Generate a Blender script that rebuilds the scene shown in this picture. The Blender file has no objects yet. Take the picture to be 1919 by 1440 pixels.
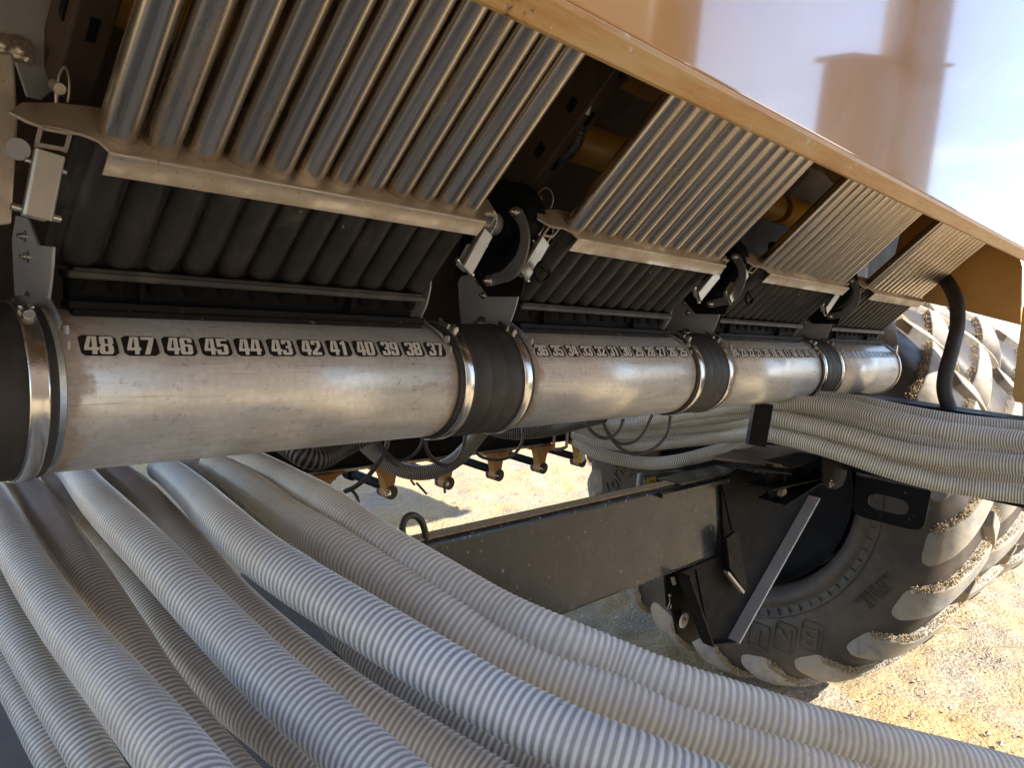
import bpy, math, random
import numpy as np
from mathutils import Matrix, Vector
random.seed(7); RNG=np.random.default_rng(7)
R_=math.radians
scene=bpy.context.scene
COL=scene.collection
# ------------------------------------------------------------------ camera, world, sun, exposure
W2=np.array([[0.6886086,0.02458402,-0.72471638],[-0.7199472,0.14249397,-0.67924332],[0.08656919,0.98949032,0.11582177]])
GZ=-2.15                                   # ground height, the camera is 2.15 m above it
FPX=1415.0
cam=bpy.data.cameras.new('camera'); co=bpy.data.objects.new('camera',cam); COL.objects.link(co)
m4=Matrix([list(W2[0])+[0],list(W2[1])+[0],list(W2[2])+[0],[0,0,0,1]]); co.matrix_world=m4
cam.sensor_width=36; cam.lens=FPX/1919*36; cam.clip_start=.02; cam.clip_end=2000
cam.dof.use_dof=True; cam.dof.focus_distance=2.1; cam.dof.aperture_fstop=15
scene.camera=co
SUN=Vector((.15,-.68,.68)).normalized()
w=bpy.data.worlds.new('World'); scene.world=w; w.use_nodes=True
nt=w.node_tree; bg=nt.nodes['Background']
sky=nt.nodes.new('ShaderNodeTexSky'); sky.sky_type='NISHITA'; sky.sun_disc=False
sky.sun_elevation=math.asin(SUN.z); sky.sun_rotation=math.atan2(SUN.x,SUN.y)
sky.air_density=1.0; sky.dust_density=.7; sky.ozone_density=2.5
# thin bright clouds low in the sky
tc=nt.nodes.new('ShaderNodeTexCoord'); mp=nt.nodes.new('ShaderNodeMapping'); mp.inputs['Scale'].default_value=(1.2,1.2,4)
nz=nt.nodes.new('ShaderNodeTexNoise'); nz.inputs['Scale'].default_value=2.6; nz.inputs['Detail'].default_value=7; nz.inputs['Roughness'].default_value=.55
cr=nt.nodes.new('ShaderNodeMapRange'); cr.inputs[1].default_value=.42; cr.inputs[2].default_value=.62
mx=nt.nodes.new('ShaderNodeMix'); mx.data_type='RGBA'; mx.inputs[7].default_value=(7.5,7.6,7.9,1)
ml=nt.nodes.new('ShaderNodeMath'); ml.operation='MULTIPLY'
sz=nt.nodes.new('ShaderNodeSeparateXYZ'); nt.links.new(tc.outputs['Generated'],sz.inputs[0])
zr=nt.nodes.new('ShaderNodeMapRange'); zr.inputs[1].default_value=.30; zr.inputs[2].default_value=.10; zr.inputs[3].default_value=.05; zr.inputs[4].default_value=.9; nt.links.new(sz.outputs[2],zr.inputs[0]); nt.links.new(zr.outputs[0],ml.inputs[1])
nt.links.new(tc.outputs['Generated'],mp.inputs[0]); nt.links.new(mp.outputs[0],nz.inputs['Vector']); nt.links.new(nz.outputs['Fac'],cr.inputs[0])
nt.links.new(cr.outputs[0],ml.inputs[0]); nt.links.new(ml.outputs[0],mx.inputs[0]); nt.links.new(sky.outputs[0],mx.inputs[6]); nt.links.new(mx.outputs[2],bg.inputs[0])
bg.inputs[1].default_value=.15
sl=bpy.data.lights.new('sun','SUN'); sl.energy=4.6; sl.angle=R_(.6); sl.color=(1,.94,.84)
so=bpy.data.objects.new('sun',sl); COL.objects.link(so); so.rotation_euler=SUN.to_track_quat('Z','Y').to_euler()
scene.view_settings.view_transform='Standard'; scene.view_settings.look='None'; scene.view_settings.exposure=1.62; scene.view_settings.gamma=1
scene.render.engine='CYCLES'
try:
    scene.cycles.max_bounces=8; scene.cycles.diffuse_bounces=5; scene.cycles.glossy_bounces=4
except Exception: pass

def at(px,py,X=None,Y=None,Z=None,D=None):
    """pixel of the photograph + one known coordinate -> point of the place"""
    d=W2@np.array([px-959.5,-(py-720),-FPX])
    if X is not None: return d*X/d[0]
    if Y is not None: return d*Y/d[1]
    if Z is not None: return d*Z/d[2]
    return d*D/FPX
# ------------------------------------------------------------------ materials
def newmat(name):
    m=bpy.data.materials.new(name); m.use_nodes=True
    return m,m.node_tree,m.node_tree.nodes['Principled BSDF']
def N(t,k,**kw):
    n=t.nodes.new(k)
    for a,b in kw.items(): setattr(n,a,b)
    return n
def noise(t,vec,scale,detail=5,rough=.6,stretch=None):
    if stretch is not None:
        mp=N(t,'ShaderNodeMapping'); mp.inputs['Scale'].default_value=stretch; t.links.new(vec,mp.inputs[0]); vec=mp.outputs[0]
    n=N(t,'ShaderNodeTexNoise'); n.inputs['Scale'].default_value=scale; n.inputs['Detail'].default_value=detail; n.inputs['Roughness'].default_value=rough
    t.links.new(vec,n.inputs['Vector']); return n.outputs['Fac']
def rng(t,v,a,b,c=0,d=1):
    n=N(t,'ShaderNodeMapRange'); n.inputs[1].default_value=a; n.inputs[2].default_value=b; n.inputs[3].default_value=c; n.inputs[4].default_value=d
    t.links.new(v,n.inputs[0]); return n.outputs[0]
def mix(t,f,a,b):
    n=N(t,'ShaderNodeMix',data_type='RGBA')
    for i,v in ((0,f),(6,a),(7,b)):
        if isinstance(v,(tuple,list)): n.inputs[i].default_value=tuple(v)+(1,) if len(v)==3 else v
        elif isinstance(v,(int,float)): n.inputs[i].default_value=v
        else: t.links.new(v,n.inputs[i])
    return n.outputs[2]
def math_(t,op,a,b=0):
    n=N(t,'ShaderNodeMath',operation=op)
    for i,v in ((0,a),(1,b)):
        if isinstance(v,(int,float)): n.inputs[i].default_value=v
        else: t.links.new(v,n.inputs[i])
    return n.outputs[0]
def setbump(t,bs,h,strength=.3,dist=.002):
    b=N(t,'ShaderNodeBump'); b.inputs['Strength'].default_value=strength; b.inputs['Distance'].default_value=dist
    t.links.new(h,b.inputs['Height']); t.links.new(b.outputs[0],bs.inputs['Normal'])
def OC(t): return N(t,'ShaderNodeTexCoord').outputs['Object']
def mat(name,c1,c2,scale=8,rough=.5,rvar=.15,metal=0,stretch=None,dust=None,dlo=.5,dhi=.75,dscale=5,bump=.15,bscale=60,bdist=.001,spec=.5,coat=0,spots=None,sscale=90,slo=.66):
    m,t,b=newmat(name); v=OC(t)
    f=rng(t,noise(t,v,scale,6,.6,stretch),.3,.7)
    c=mix(t,f,c1,c2)
    r=rng(t,noise(t,v,scale*2.3,5,.6,stretch),.3,.7,rough-rvar,rough+rvar)
    if dust is not None:
        df=rng(t,noise(t,v,dscale,8,.68),dlo,dhi)
        c=mix(t,df,c,dust)
        mm=N(t,'ShaderNodeMix',data_type='FLOAT'); t.links.new(df,mm.inputs[0]); t.links.new(r,mm.inputs[2]); mm.inputs[3].default_value=.85; r=mm.outputs[0]
        if metal>0:
            md=rng(t,df,0,1,metal,metal*.25); t.links.new(md,b.inputs['Metallic'])
    elif metal>0: b.inputs['Metallic'].default_value=metal
    if spots is not None:
        sf=rng(t,noise(t,v,sscale,3,.5),slo,slo+.05); c=mix(t,sf,c,spots)
    t.links.new(c,b.inputs['Base Color']); t.links.new(r,b.inputs['Roughness'])
    b.inputs['Specular IOR Level'].default_value=spec; b.inputs['Coat Weight'].default_value=coat; b.inputs['Coat Roughness'].default_value=.04; b.inputs['Coat IOR'].default_value=1.8 if coat==1.0 else 1.5
    if bump: setbump(t,b,noise(t,v,bscale,4,.6),bump,bdist)
    return m
M={}
M['stainless']=mat('stainless_tube_steel',(.52,.49,.45),(.42,.39,.36),5,.30,.05,.9,(1,1,1),dust=(.36,.26,.17),dlo=.55,dhi=.95,dscale=7,bump=.0,bscale=180)
def steel_tube_mat():
    m,t,b=newmat('stainless_tube_steel'); v=OC(t); oi=N(t,'ShaderNodeObjectInfo').outputs['Random']
    def dot(a):
        n=N(t,'ShaderNodeVectorMath',operation='DOT_PRODUCT'); t.links.new(v,n.inputs[0]); n.inputs[1].default_value=a; return n.outputs['Value']
    cb=N(t,'ShaderNodeCombineXYZ'); t.links.new(dot((1,0,0)),cb.inputs[0]); t.links.new(dot((0,-.7405,-.672)),cb.inputs[1]); t.links.new(math_(t,'ADD',math_(t,'MULTIPLY',dot((0,-.672,.7405)),.16),math_(t,'MULTIPLY',oi,9)),cb.inputs[2])
    q=cb.outputs[0]
    c=mix(t,rng(t,noise(t,q,22,5,.6),.35,.65),(.64,.56,.46),(.52,.45,.37))
    c=mix(t,rng(t,oi,0,1,0,.35),c,(.36,.31,.25))
    st=rng(t,noise(t,q,16,7,.75),.56,.72); st=math_(t,'MULTIPLY',st,rng(t,oi,0,1,.15,.75))
    c=mix(t,st,c,(.22,.12,.06)); sp=rng(t,noise(t,v,60,5,.8),.66,.71,0,.7); c=mix(t,sp,c,(.20,.12,.07))
    t.links.new(c,b.inputs['Base Color']); t.links.new(rng(t,st,0,1,.97,.35),b.inputs['Metallic'])
    t.links.new(math_(t,'ADD',rng(t,noise(t,q,24,3,.5),.3,.7,.20,.27),math_(t,'MULTIPLY',st,.35)),b.inputs['Roughness']); return m
M['stainless']=steel_tube_mat()
M['plate']=mat('stainless_plate_steel',(.56,.51,.45),(.42,.37,.31),5,.42,.12,.75,None,dust=(.42,.32,.22),dlo=.42,dhi=.75,dscale=14,bump=.1,bscale=120,spots=(.2,.14,.09),sscale=170,slo=.68)
M['bracket']=mat('grey_bracket_steel',(.40,.40,.41),(.30,.30,.31),7,.42,.12,.2,None,dust=(.36,.30,.24),dlo=.6,dhi=.85,dscale=9,bump=.08)
M['band']=mat('polished_band_steel',(.78,.76,.72),(.62,.60,.57),10,.22,.08,.97,None,dust=(.4,.33,.26),dlo=.6,dhi=.9,dscale=20,bump=.06)
M['latch']=mat('zinc_plated_steel',(.44,.42,.37),(.36,.34,.30),12,.38,.08,.85,None,bump=.08,bscale=90)
M['rubber']=mat('black_rubber',(.022,.021,.020),(.040,.037,.034),9,.62,.1,0,None,dust=(.12,.105,.085),dlo=.55,dhi=.95,dscale=12,bump=.15,bscale=90)
M['boot']=mat('black_moulded_rubber',(.014,.013,.012),(.034,.031,.027),10,.5,.12,0,None,dust=(.15,.125,.10),dlo=.54,dhi=.95,dscale=13,bump=.2,bscale=70,spots=(.28,.26,.22),sscale=55,slo=.74)
M['black']=mat('black_frame_paint',(.0065,.0065,.007),(.011,.011,.012),6,.55,.1,0,None,dust=(.10,.08,.06),dlo=.6,dhi=.95,dscale=7,bump=.1,bscale=40,spec=.10,spots=(.16,.14,.12),sscale=75,slo=.70)
M['beam']=mat('black_glossy_beam_paint',(.022,.026,.033),(.034,.037,.043),4,.26,.1,0,None,dust=(.11,.10,.09),dlo=.55,dhi=.98,dscale=4,bump=.12,bscale=30,spots=(.26,.26,.26),sscale=62,slo=.65,coat=.12,spec=.25)
M['tan']=mat('tan_tank_paint',(.58,.29,.055),(.50,.25,.045),2.5,.15,.04,0,(1,1,1),dust=(.40,.26,.14),dlo=.66,dhi=.95,dscale=1.7,bump=.04,bscale=7,bdist=.003,coat=1.0,spec=.6,spots=(.75,.70,.62),sscale=17,slo=.755)
M['tanflat']=mat('dull_tan_paint',(.66,.37,.10),(.58,.32,.085),4,.42,.1,0,None,dust=(.32,.20,.11),dlo=.5,dhi=.9,dscale=5,bump=.05)
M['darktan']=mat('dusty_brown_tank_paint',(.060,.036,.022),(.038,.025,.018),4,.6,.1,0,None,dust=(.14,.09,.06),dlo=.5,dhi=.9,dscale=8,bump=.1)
M['gold']=mat('gold_casting_paint',(.45,.22,.05),(.34,.16,.04),8,.5,.1,0,None,dust=(.30,.22,.14),dlo=.45,dhi=.8,dscale=14,bump=.15)
M['yellow']=mat('yellow_paint',(.50,.27,.02),(.40,.21,.02),6,.4,.1,0,None,dust=(.22,.15,.08),dlo=.55,dhi=.9,bump=.05)
M['sticker']=mat('yellow_sticker',(.75,.60,.03),(.70,.55,.03),8,.4,.05,0,None,bump=0)
M['ink']=mat('black_ink',(.012,.012,.012),(.02,.02,.02),8,.4,.05,0,None,bump=0)
M['decal']=mat('number_decal_black',(.014,.014,.014),(.022,.021,.02),20,.32,.08,0,None,bump=0,dust=(.12,.1,.08),dlo=.62,dhi=.95,dscale=60)
M['digit']=mat('number_decal_white',(.78,.77,.72),(.66,.64,.58),30,.4,.05,0,None,bump=0,dust=(.4,.34,.26),dlo=.6,dhi=.85,dscale=90)
M['paper']=mat('white_paper',(.72,.71,.68),(.62,.6,.57),8,.7,.05,0,None,bump=.05)
M['cable']=mat('black_cable_sheath',(.03,.028,.026),(.06,.054,.046),12,.5,.1,0,None,dust=(.16,.13,.10),dlo=.5,dhi=.9,bump=.1)
M['chrome']=mat('bolt_zinc',(.7,.68,.63),(.5,.48,.44),20,.25,.08,.95,None,bump=.05)
M['tyre']=mat('tyre_sidewall_rubber',(.028,.023,.019),(.050,.040,.031),4,.55,.1,0,None,dust=(.13,.095,.065),dlo=.48,dhi=.9,dscale=3.5,bump=.2,bscale=45,bdist=.002,spots=(.16,.12,.09),sscale=60,slo=.72)
M['dark']=mat('black_parts_and_void_shade',(.006,.006,.007),(.010,.010,.011),5,.6,.1,0,None,bump=.1,spec=.08)  # near black, for black parts and for shade painted into hollows
M['orange']=mat('orange_brown_rust',(.26,.10,.03),(.14,.05,.02),8,.7,.1,0,None,bump=.2)

def pipe_mat():
    m,t,b=newmat('galvanised_pipe_steel'); v=OC(t)
    base=mix(t,rng(t,noise(t,v,5,7,.65,(1.2,9,9)),.3,.7),(.84,.83,.80),(.68,.67,.645))
    streak=rng(t,noise(t,v,14,5,.7,(.35,16,16)),.60,.72)            # long scratches along the pipe
    base=mix(t,math_(t,'MULTIPLY',streak,.8),base,(.30,.25,.21))
    spang=N(t,'ShaderNodeTexVoronoi'); spang.inputs['Scale'].default_value=70; t.links.new(v,spang.inputs['Vector'])
    base=mix(t,math_(t,'MULTIPLY',rng(t,spang.outputs['Distance'],.1,.6),.2),base,(.40,.38,.35))
    specks=rng(t,noise(t,v,80,6,.78),.57,.68); base=mix(t,math_(t,'MULTIPLY',specks,.6),base,(.23,.17,.12))
    tan=rng(t,noise(t,v,4,6,.7),.55,.72); base=mix(t,math_(t,'MULTIPLY',tan,.22),base,(.50,.36,.20))
    # rust creeping in from both cut ends and a few rusty blots
    sx=N(t,'ShaderNodeSeparateXYZ'); t.links.new(v,sx.inputs[0])
    wob=rng(t,noise(t,v,18,5,.7),.3,.7,-.018,.030)
    x1=math_(t,'ADD',sx.outputs[0],wob)
    e1=rng(t,x1,.018,.038,1,0)
    x2=math_(t,'SUBTRACT',.725,x1); e2=rng(t,x2,.025,.045,1,0)
    e=math_(t,'MAXIMUM',e1,e2)
    blot=rng(t,noise(t,v,7,7,.7),.70,.80)
    rf=math_(t,'MAXIMUM',math_(t,'MULTIPLY',e,.55),math_(t,'MULTIPLY',blot,.7))
    rustc=mix(t,rng(t,noise(t,v,45,4,.6),.35,.65),(.42,.24,.09),(.20,.10,.04))
    c=mix(t,rf,base,rustc)
    t.links.new(c,b.inputs['Base Color'])
    t.links.new(rng(t,rf,0,1,.45,.05),b.inputs['Metallic'])
    r=rng(t,noise(t,v,9,6,.65,(1,5,5)),.3,.7,.26,.46); t.links.new(math_(t,'ADD',r,math_(t,'MULTIPLY',rf,.3)),b.inputs['Roughness'])
    setbump(t,b,noise(t,v,40,5,.6,(.6,3,3)),.12,.001); return m
M['pipe']=pipe_mat()
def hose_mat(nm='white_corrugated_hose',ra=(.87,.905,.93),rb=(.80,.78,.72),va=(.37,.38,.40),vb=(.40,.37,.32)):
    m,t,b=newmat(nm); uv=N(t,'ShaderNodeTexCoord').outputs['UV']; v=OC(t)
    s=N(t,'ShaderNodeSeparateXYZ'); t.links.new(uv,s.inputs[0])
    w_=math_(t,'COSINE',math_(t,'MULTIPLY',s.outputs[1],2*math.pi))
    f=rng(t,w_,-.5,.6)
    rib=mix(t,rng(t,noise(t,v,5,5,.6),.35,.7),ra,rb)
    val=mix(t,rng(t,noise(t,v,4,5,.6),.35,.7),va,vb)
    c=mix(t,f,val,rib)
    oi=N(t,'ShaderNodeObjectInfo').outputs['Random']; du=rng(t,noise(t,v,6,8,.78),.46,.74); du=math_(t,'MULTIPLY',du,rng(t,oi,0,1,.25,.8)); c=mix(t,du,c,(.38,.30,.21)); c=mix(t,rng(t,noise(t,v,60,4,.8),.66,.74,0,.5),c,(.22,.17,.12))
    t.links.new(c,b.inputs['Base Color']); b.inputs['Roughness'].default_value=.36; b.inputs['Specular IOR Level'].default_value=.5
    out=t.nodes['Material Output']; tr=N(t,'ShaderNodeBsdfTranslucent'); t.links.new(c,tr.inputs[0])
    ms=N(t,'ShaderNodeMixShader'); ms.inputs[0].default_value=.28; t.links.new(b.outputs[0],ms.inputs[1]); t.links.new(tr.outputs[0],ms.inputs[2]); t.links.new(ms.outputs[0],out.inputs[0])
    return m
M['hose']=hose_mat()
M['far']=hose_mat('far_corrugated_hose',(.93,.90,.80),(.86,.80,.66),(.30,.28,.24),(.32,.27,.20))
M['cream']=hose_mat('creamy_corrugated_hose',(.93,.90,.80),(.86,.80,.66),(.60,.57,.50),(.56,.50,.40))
M['brownhose']=hose_mat('brownish_corrugated_hose',(.74,.68,.61),(.66,.59,.52),(.36,.32,.28),(.34,.30,.25))  # browner rib and valley tones
def bhose_mat(name,rib,val):
    m,t,b=newmat(name); uv=N(t,'ShaderNodeTexCoord').outputs['UV']; s=N(t,'ShaderNodeSeparateXYZ'); t.links.new(uv,s.inputs[0])
    f=rng(t,math_(t,'COSINE',math_(t,'MULTIPLY',s.outputs[1],2*math.pi)),-.3,.8)
    t.links.new(mix(t,f,val,rib),b.inputs['Base Color']); b.inputs['Roughness'].default_value=.45; return m
M['bhose']=bhose_mat('black_ribbed_hose',(.16,.145,.12),(.012,.012,.012))
M['ghose']=bhose_mat('dusty_grey_ribbed_hose',(.33,.29,.24),(.07,.06,.05))
M['loom']=bhose_mat('black_split_loom',(.035,.032,.03),(.008,.008,.008))
def sand_mat():
    m,t,b=newmat('sand_and_gravel'); v=OC(t)
    big=rng(t,noise(t,v,1.6,6,.6),.4,.66); grains=noise(t,v,70,5,.75); mid=noise(t,v,14,6,.65)
    sand=mix(t,rng(t,grains,.35,.65),(.36,.245,.115),(.60,.45,.235))
    vor=N(t,'ShaderNodeTexVoronoi'); vor.inputs['Scale'].default_value=42; t.links.new(v,vor.inputs['Vector'])
    grav=mix(t,rng(t,grains,.35,.65),(.23,.20,.17),(.42,.38,.33)); grav=mix(t,.45,grav,mix(t,vor.outputs['Color'],(.14,.13,.12),(.50,.47,.43)))
    c=mix(t,math_(t,'MULTIPLY',big,.75),sand,grav)
    c=mix(t,math_(t,'MULTIPLY',rng(t,noise(t,v,34,6,.8),.58,.66),.7),c,(.17,.10,.05))
    t.links.new(c,b.inputs['Base Color']); b.inputs['Roughness'].default_value=.95; b.inputs['Specular IOR Level'].default_value=.1
    h=math_(t,'ADD',math_(t,'MULTIPLY',mid,1.2),math_(t,'MULTIPLY',grains,.5)); h=math_(t,'SUBTRACT',h,math_(t,'MULTIPLY',vor.outputs['Distance'],.35))
    setbump(t,b,h,1.0,.03); return m
M['sand']=sand_mat()
def tread_mat():
    m,t,b=newmat('soiled_tread_rubber'); v=OC(t)
    g=noise(t,v,120,3,.7); soil=mix(t,rng(t,g,.35,.65),(.40,.27,.13),(.60,.45,.26))
    pale=mix(t,rng(t,noise(t,v,9,7,.7),.35,.68),(.13,.12,.11),(.30,.28,.25)); pale=mix(t,rng(t,noise(t,v,3,5,.6),.45,.6),pale,(.30,.25,.18))
    t.links.new(pale,b.inputs['Base Color']); b.inputs['Roughness'].default_value=.8
    setbump(t,b,noise(t,v,70,5,.7),.35,.003); return m
M['tread']=tread_mat()
def soil_mat():
    m,t,b=newmat('crumbly_dry_soil'); v=OC(t); g=noise(t,v,90,4,.7)
    t.links.new(mix(t,rng(t,g,.35,.65),(.34,.23,.11),(.54,.41,.24)),b.inputs['Base Color']); b.inputs['Roughness'].default_value=1
    setbump(t,b,g,1,.02); return m
M['soil']=soil_mat()

# ------------------------------------------------------------------ mesh helpers
class MB:
    """collects geometry; build() links it as one object"""
    def __init__(s): s.v=[]; s.f=[]; s.uv=[]; s.n=0; s.hasuv=False; s.flat=[]
    def add(s,V,F,uv=None,flat=False):
        V=np.asarray(V,float).reshape(-1,3)
        s.v.append(V); s.f+= [tuple(int(i)+s.n for i in f) for f in F]; s.flat+=[flat]*len(F); s.n+=len(V)
        s.uv.append(np.zeros((len(V),2)) if uv is None else np.asarray(uv,float)); s.hasuv|=uv is not None
        return s
    def box(s,c,size,ax=None):
        c=np.asarray(c,float); h=np.asarray(size,float)/2
        A=np.eye(3) if ax is None else np.array([a/np.linalg.norm(a) for a in np.asarray(ax,float)])
        V=[c+A[0]*h[0]*i+A[1]*h[1]*j+A[2]*h[2]*k for i in(-1,1) for j in(-1,1) for k in(-1,1)]
        return s.add(V,[(0,1,3,2),(4,6,7,5),(0,4,5,1),(2,3,7,6),(0,2,6,4),(1,5,7,3)],flat=True)
    def prism(s,poly,d):
        P=np.asarray(poly,float); d=np.asarray(d,float); n=len(P)
        V=np.concatenate([P,P+d]); F=[tuple(range(n-1,-1,-1)),tuple(range(n,2*n))]+[(i,(i+1)%n,(i+1)%n+n,i+n) for i in range(n)]
        return s.add(V,F,flat=True)
    def ringprism(s,outer,inner,d):
        """plate with one hole; outer and inner have the same count"""
        O=np.asarray(outer,float); I=np.asarray(inner,float); d=np.asarray(d,float); n=len(O)
        V=np.concatenate([O,I,O+d,I+d]); F=[]
        for i in range(n):
            j=(i+1)%n
            F+=[(i,j,j+n,i+n),(i+2*n,i+3*n,j+3*n,j+2*n),(i,i+2*n,j+2*n,j),(i+n,j+n,j+3*n,i+3*n)]
        return s.add(V,F,flat=True)
    def cyl(s,a,b,r,seg=20,r2=None,caps=True):
        a=np.asarray(a,float); b=np.asarray(b,float); r2=r if r2 is None else r2
        d=(b-a)/np.linalg.norm(b-a); u=np.cross(d,[0,0,1.]) 
        if np.linalg.norm(u)<1e-3: u=np.cross(d,[0,1.,0])
        u/=np.linalg.norm(u); w_=np.cross(d,u); t=np.linspace(0,2*np.pi,seg,endpoint=False)
        c=np.cos(t)[:,None]*u+np.sin(t)[:,None]*w_
        V=np.concatenate([a+c*r,b+c*r2]); F=[(i,(i+1)%seg,(i+1)%seg+seg,i+seg) for i in range(seg)]
        s.add(V,F)
        if caps: s.add(V,[tuple(range(seg-1,-1,-1)),tuple(range(seg,2*seg))],flat=True)
        return s
    def lathe(s,prof,c,axis=(1,0,0),seg=64,closed=False):
        """prof: list of (along axis, radius)"""
        c=np.asarray(c,float); d=np.asarray(axis,float); d/=np.linalg.norm(d)
        u=np.cross(d,[0,0,1.]); u= np.array([0,1.,0]) if np.linalg.norm(u)<1e-3 else u/np.linalg.norm(u); w_=np.cross(d,u)
        t=np.linspace(0,2*np.pi,seg,endpoint=False); ring=np.cos(t)[:,None]*u+np.sin(t)[:,None]*w_
        V=np.concatenate([c+d*a+ring*r for a,r in prof]); F=[]
        k=len(prof)
        for j in range(k if closed else k-1):
            jj=(j+1)%k
            F+=[(j*seg+i,j*seg+(i+1)%seg,jj*seg+(i+1)%seg,jj*seg+i) for i in range(seg)]
        return s.add(V,F)
    def tube(s,pts,r,seg=12,step=None,rib=0,pitch=None,caps=True):
        P=spline(pts,step or .01); n=len(P)
        rr=r if np.ndim(r) else np.full(n,float(r))
        if np.ndim(r): rr=np.interp(np.linspace(0,1,n),np.linspace(0,1,len(r)),r)
        T=np.gradient(P,axis=0); T/=np.linalg.norm(T,axis=1)[:,None]
        L=np.concatenate([[0],np.cumsum(np.linalg.norm(np.diff(P,axis=0),axis=1))])
        u=np.cross(T[0],[0,0,1.]); 
        if np.linalg.norm(u)<1e-3: u=np.cross(T[0],[0,1.,0])
        u/=np.linalg.norm(u); a=np.linspace(0,2*np.pi,seg,endpoint=False); V=np.zeros((n,seg,3)); UV=np.zeros((n,seg,2))
        ca,sa=np.cos(a)[:,None],np.sin(a)[:,None]
        for i in range(n):
            u=u-T[i]*np.dot(u,T[i]); u/=np.linalg.norm(u); w_=np.cross(T[i],u)
            ri=rr[i]
            if rib: ri=ri+rib*math.cos(2*math.pi*L[i]/pitch)
            V[i]=P[i]+ri*(ca*u+sa*w_)
            if pitch: UV[i,:,1]=L[i]/pitch
        I=np.arange((n-1)*seg); row=I//seg; c_=I%seg
        F=np.stack([row*seg+c_,row*seg+(c_+1)%seg,(row+1)*seg+(c_+1)%seg,(row+1)*seg+c_],1).tolist()
        if caps: F+=[list(range(seg-1,-1,-1)),list(range((n-1)*seg,n*seg))]
        return s.add(V.reshape(-1,3),F,UV.reshape(-1,2))
    def build(s,name,mat_,parent=None,loc=None,bevel=0,smooth=True,seg=2):
        V=np.concatenate(s.v); org=np.zeros(3)
        p=parent
        while p is not None: org=org+np.array(p.location); p=p.parent
        o=bpy.data.objects.new(name,None) if False else None
        me=bpy.data.meshes.new(name)
        if loc is None: loc=org if parent is not None else V.mean(0)*0+np.array([V[:,0].mean(),V[:,1].mean(),V[:,2].min()])
        loc=np.asarray(loc,float)
        me.from_pydata((V-loc).tolist(),[],s.f)
        if s.hasuv:
            uvl=me.uv_layers.new(name='UVMap'); U=np.concatenate(s.uv); li=np.zeros(len(me.loops),dtype=np.int32); me.loops.foreach_get('vertex_index',li)
            uvl.data.foreach_set('uv',U[li].ravel())
        if smooth:
            me.polygons.foreach_set('use_smooth',[not x for x in s.flat])
        me.materials.append(mat_); me.update()
        o=bpy.data.objects.new(name,me); COL.objects.link(o)
        if parent is not None:
            o.parent=parent; o.location=Vector(loc-org)
        else: o.location=Vector(loc)
        if bevel:
            b=o.modifiers.new('bevel','BEVEL'); b.width=bevel; b.segments=seg; b.limit_method='ANGLE'; b.angle_limit=R_(35)
            b.harden_normals=False
        return o
def spline(pts,step):
    P=np.asarray(pts,float)
    if len(P)<3:
        n=max(2,int(np.linalg.norm(P[1]-P[0])/step)+1); return P[0]+(P[1]-P[0])*np.linspace(0,1,n)[:,None]
    Q=np.vstack([2*P[0]-P[1],P,2*P[-1]-P[-2]]); out=[]
    for i in range(len(P)-1):
        p0,p1,p2,p3=Q[i:i+4]; t=np.linspace(0,1,60,endpoint=False)[:,None]
        out.append(.5*((2*p1)+(-p0+p2)*t+(2*p0-5*p1+4*p2-p3)*t**2+(-p0+3*p1-3*p2+p3)*t**3))
    C=np.vstack(out+[P[-1:]]); L=np.concatenate([[0],np.cumsum(np.linalg.norm(np.diff(C,axis=0),axis=1))])
    k=max(3,int(L[-1]/step)+1); s=np.linspace(0,L[-1],k)
    return np.stack([np.interp(s,L,C[:,j]) for j in range(3)],1)
def empty(name,loc,label,cat,group=None):
    o=bpy.data.objects.new(name,None); COL.objects.link(o); o.location=Vector(loc); o.empty_display_size=.05
    o['label']=label; o['category']=cat
    if group: o['group']=group
    return o
def tag(o,label=None,cat=None,group=None,kind=None):
    if label: o['label']=label
    if cat: o['category']=cat
    if group: o['group']=group
    if kind: o['kind']=kind
    return o
def copy_tree(o,parent=None,off=None):
    c=o.copy(); COL.objects.link(c)
    if parent is not None: c.parent=parent
    if off is not None: c.location=o.location+Vector(off)
    for ch in list(o.children): copy_tree(ch,c)
    return c
PITCH=.940; NP=.0563; CY,CZ,PR=1.2365,-.1963,.12
def bolt(mb,p,axis,r=.006,h=.006):
    p=np.asarray(p,float); a=np.asarray(axis,float); a/=np.linalg.norm(a)
    mb.cyl(p,p+a*h,r,6); mb.cyl(p+a*h,p+a*h*1.9,r*.55,10); mb.cyl(p,p+a*h*.2,r*1.5,16); return mb

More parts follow.
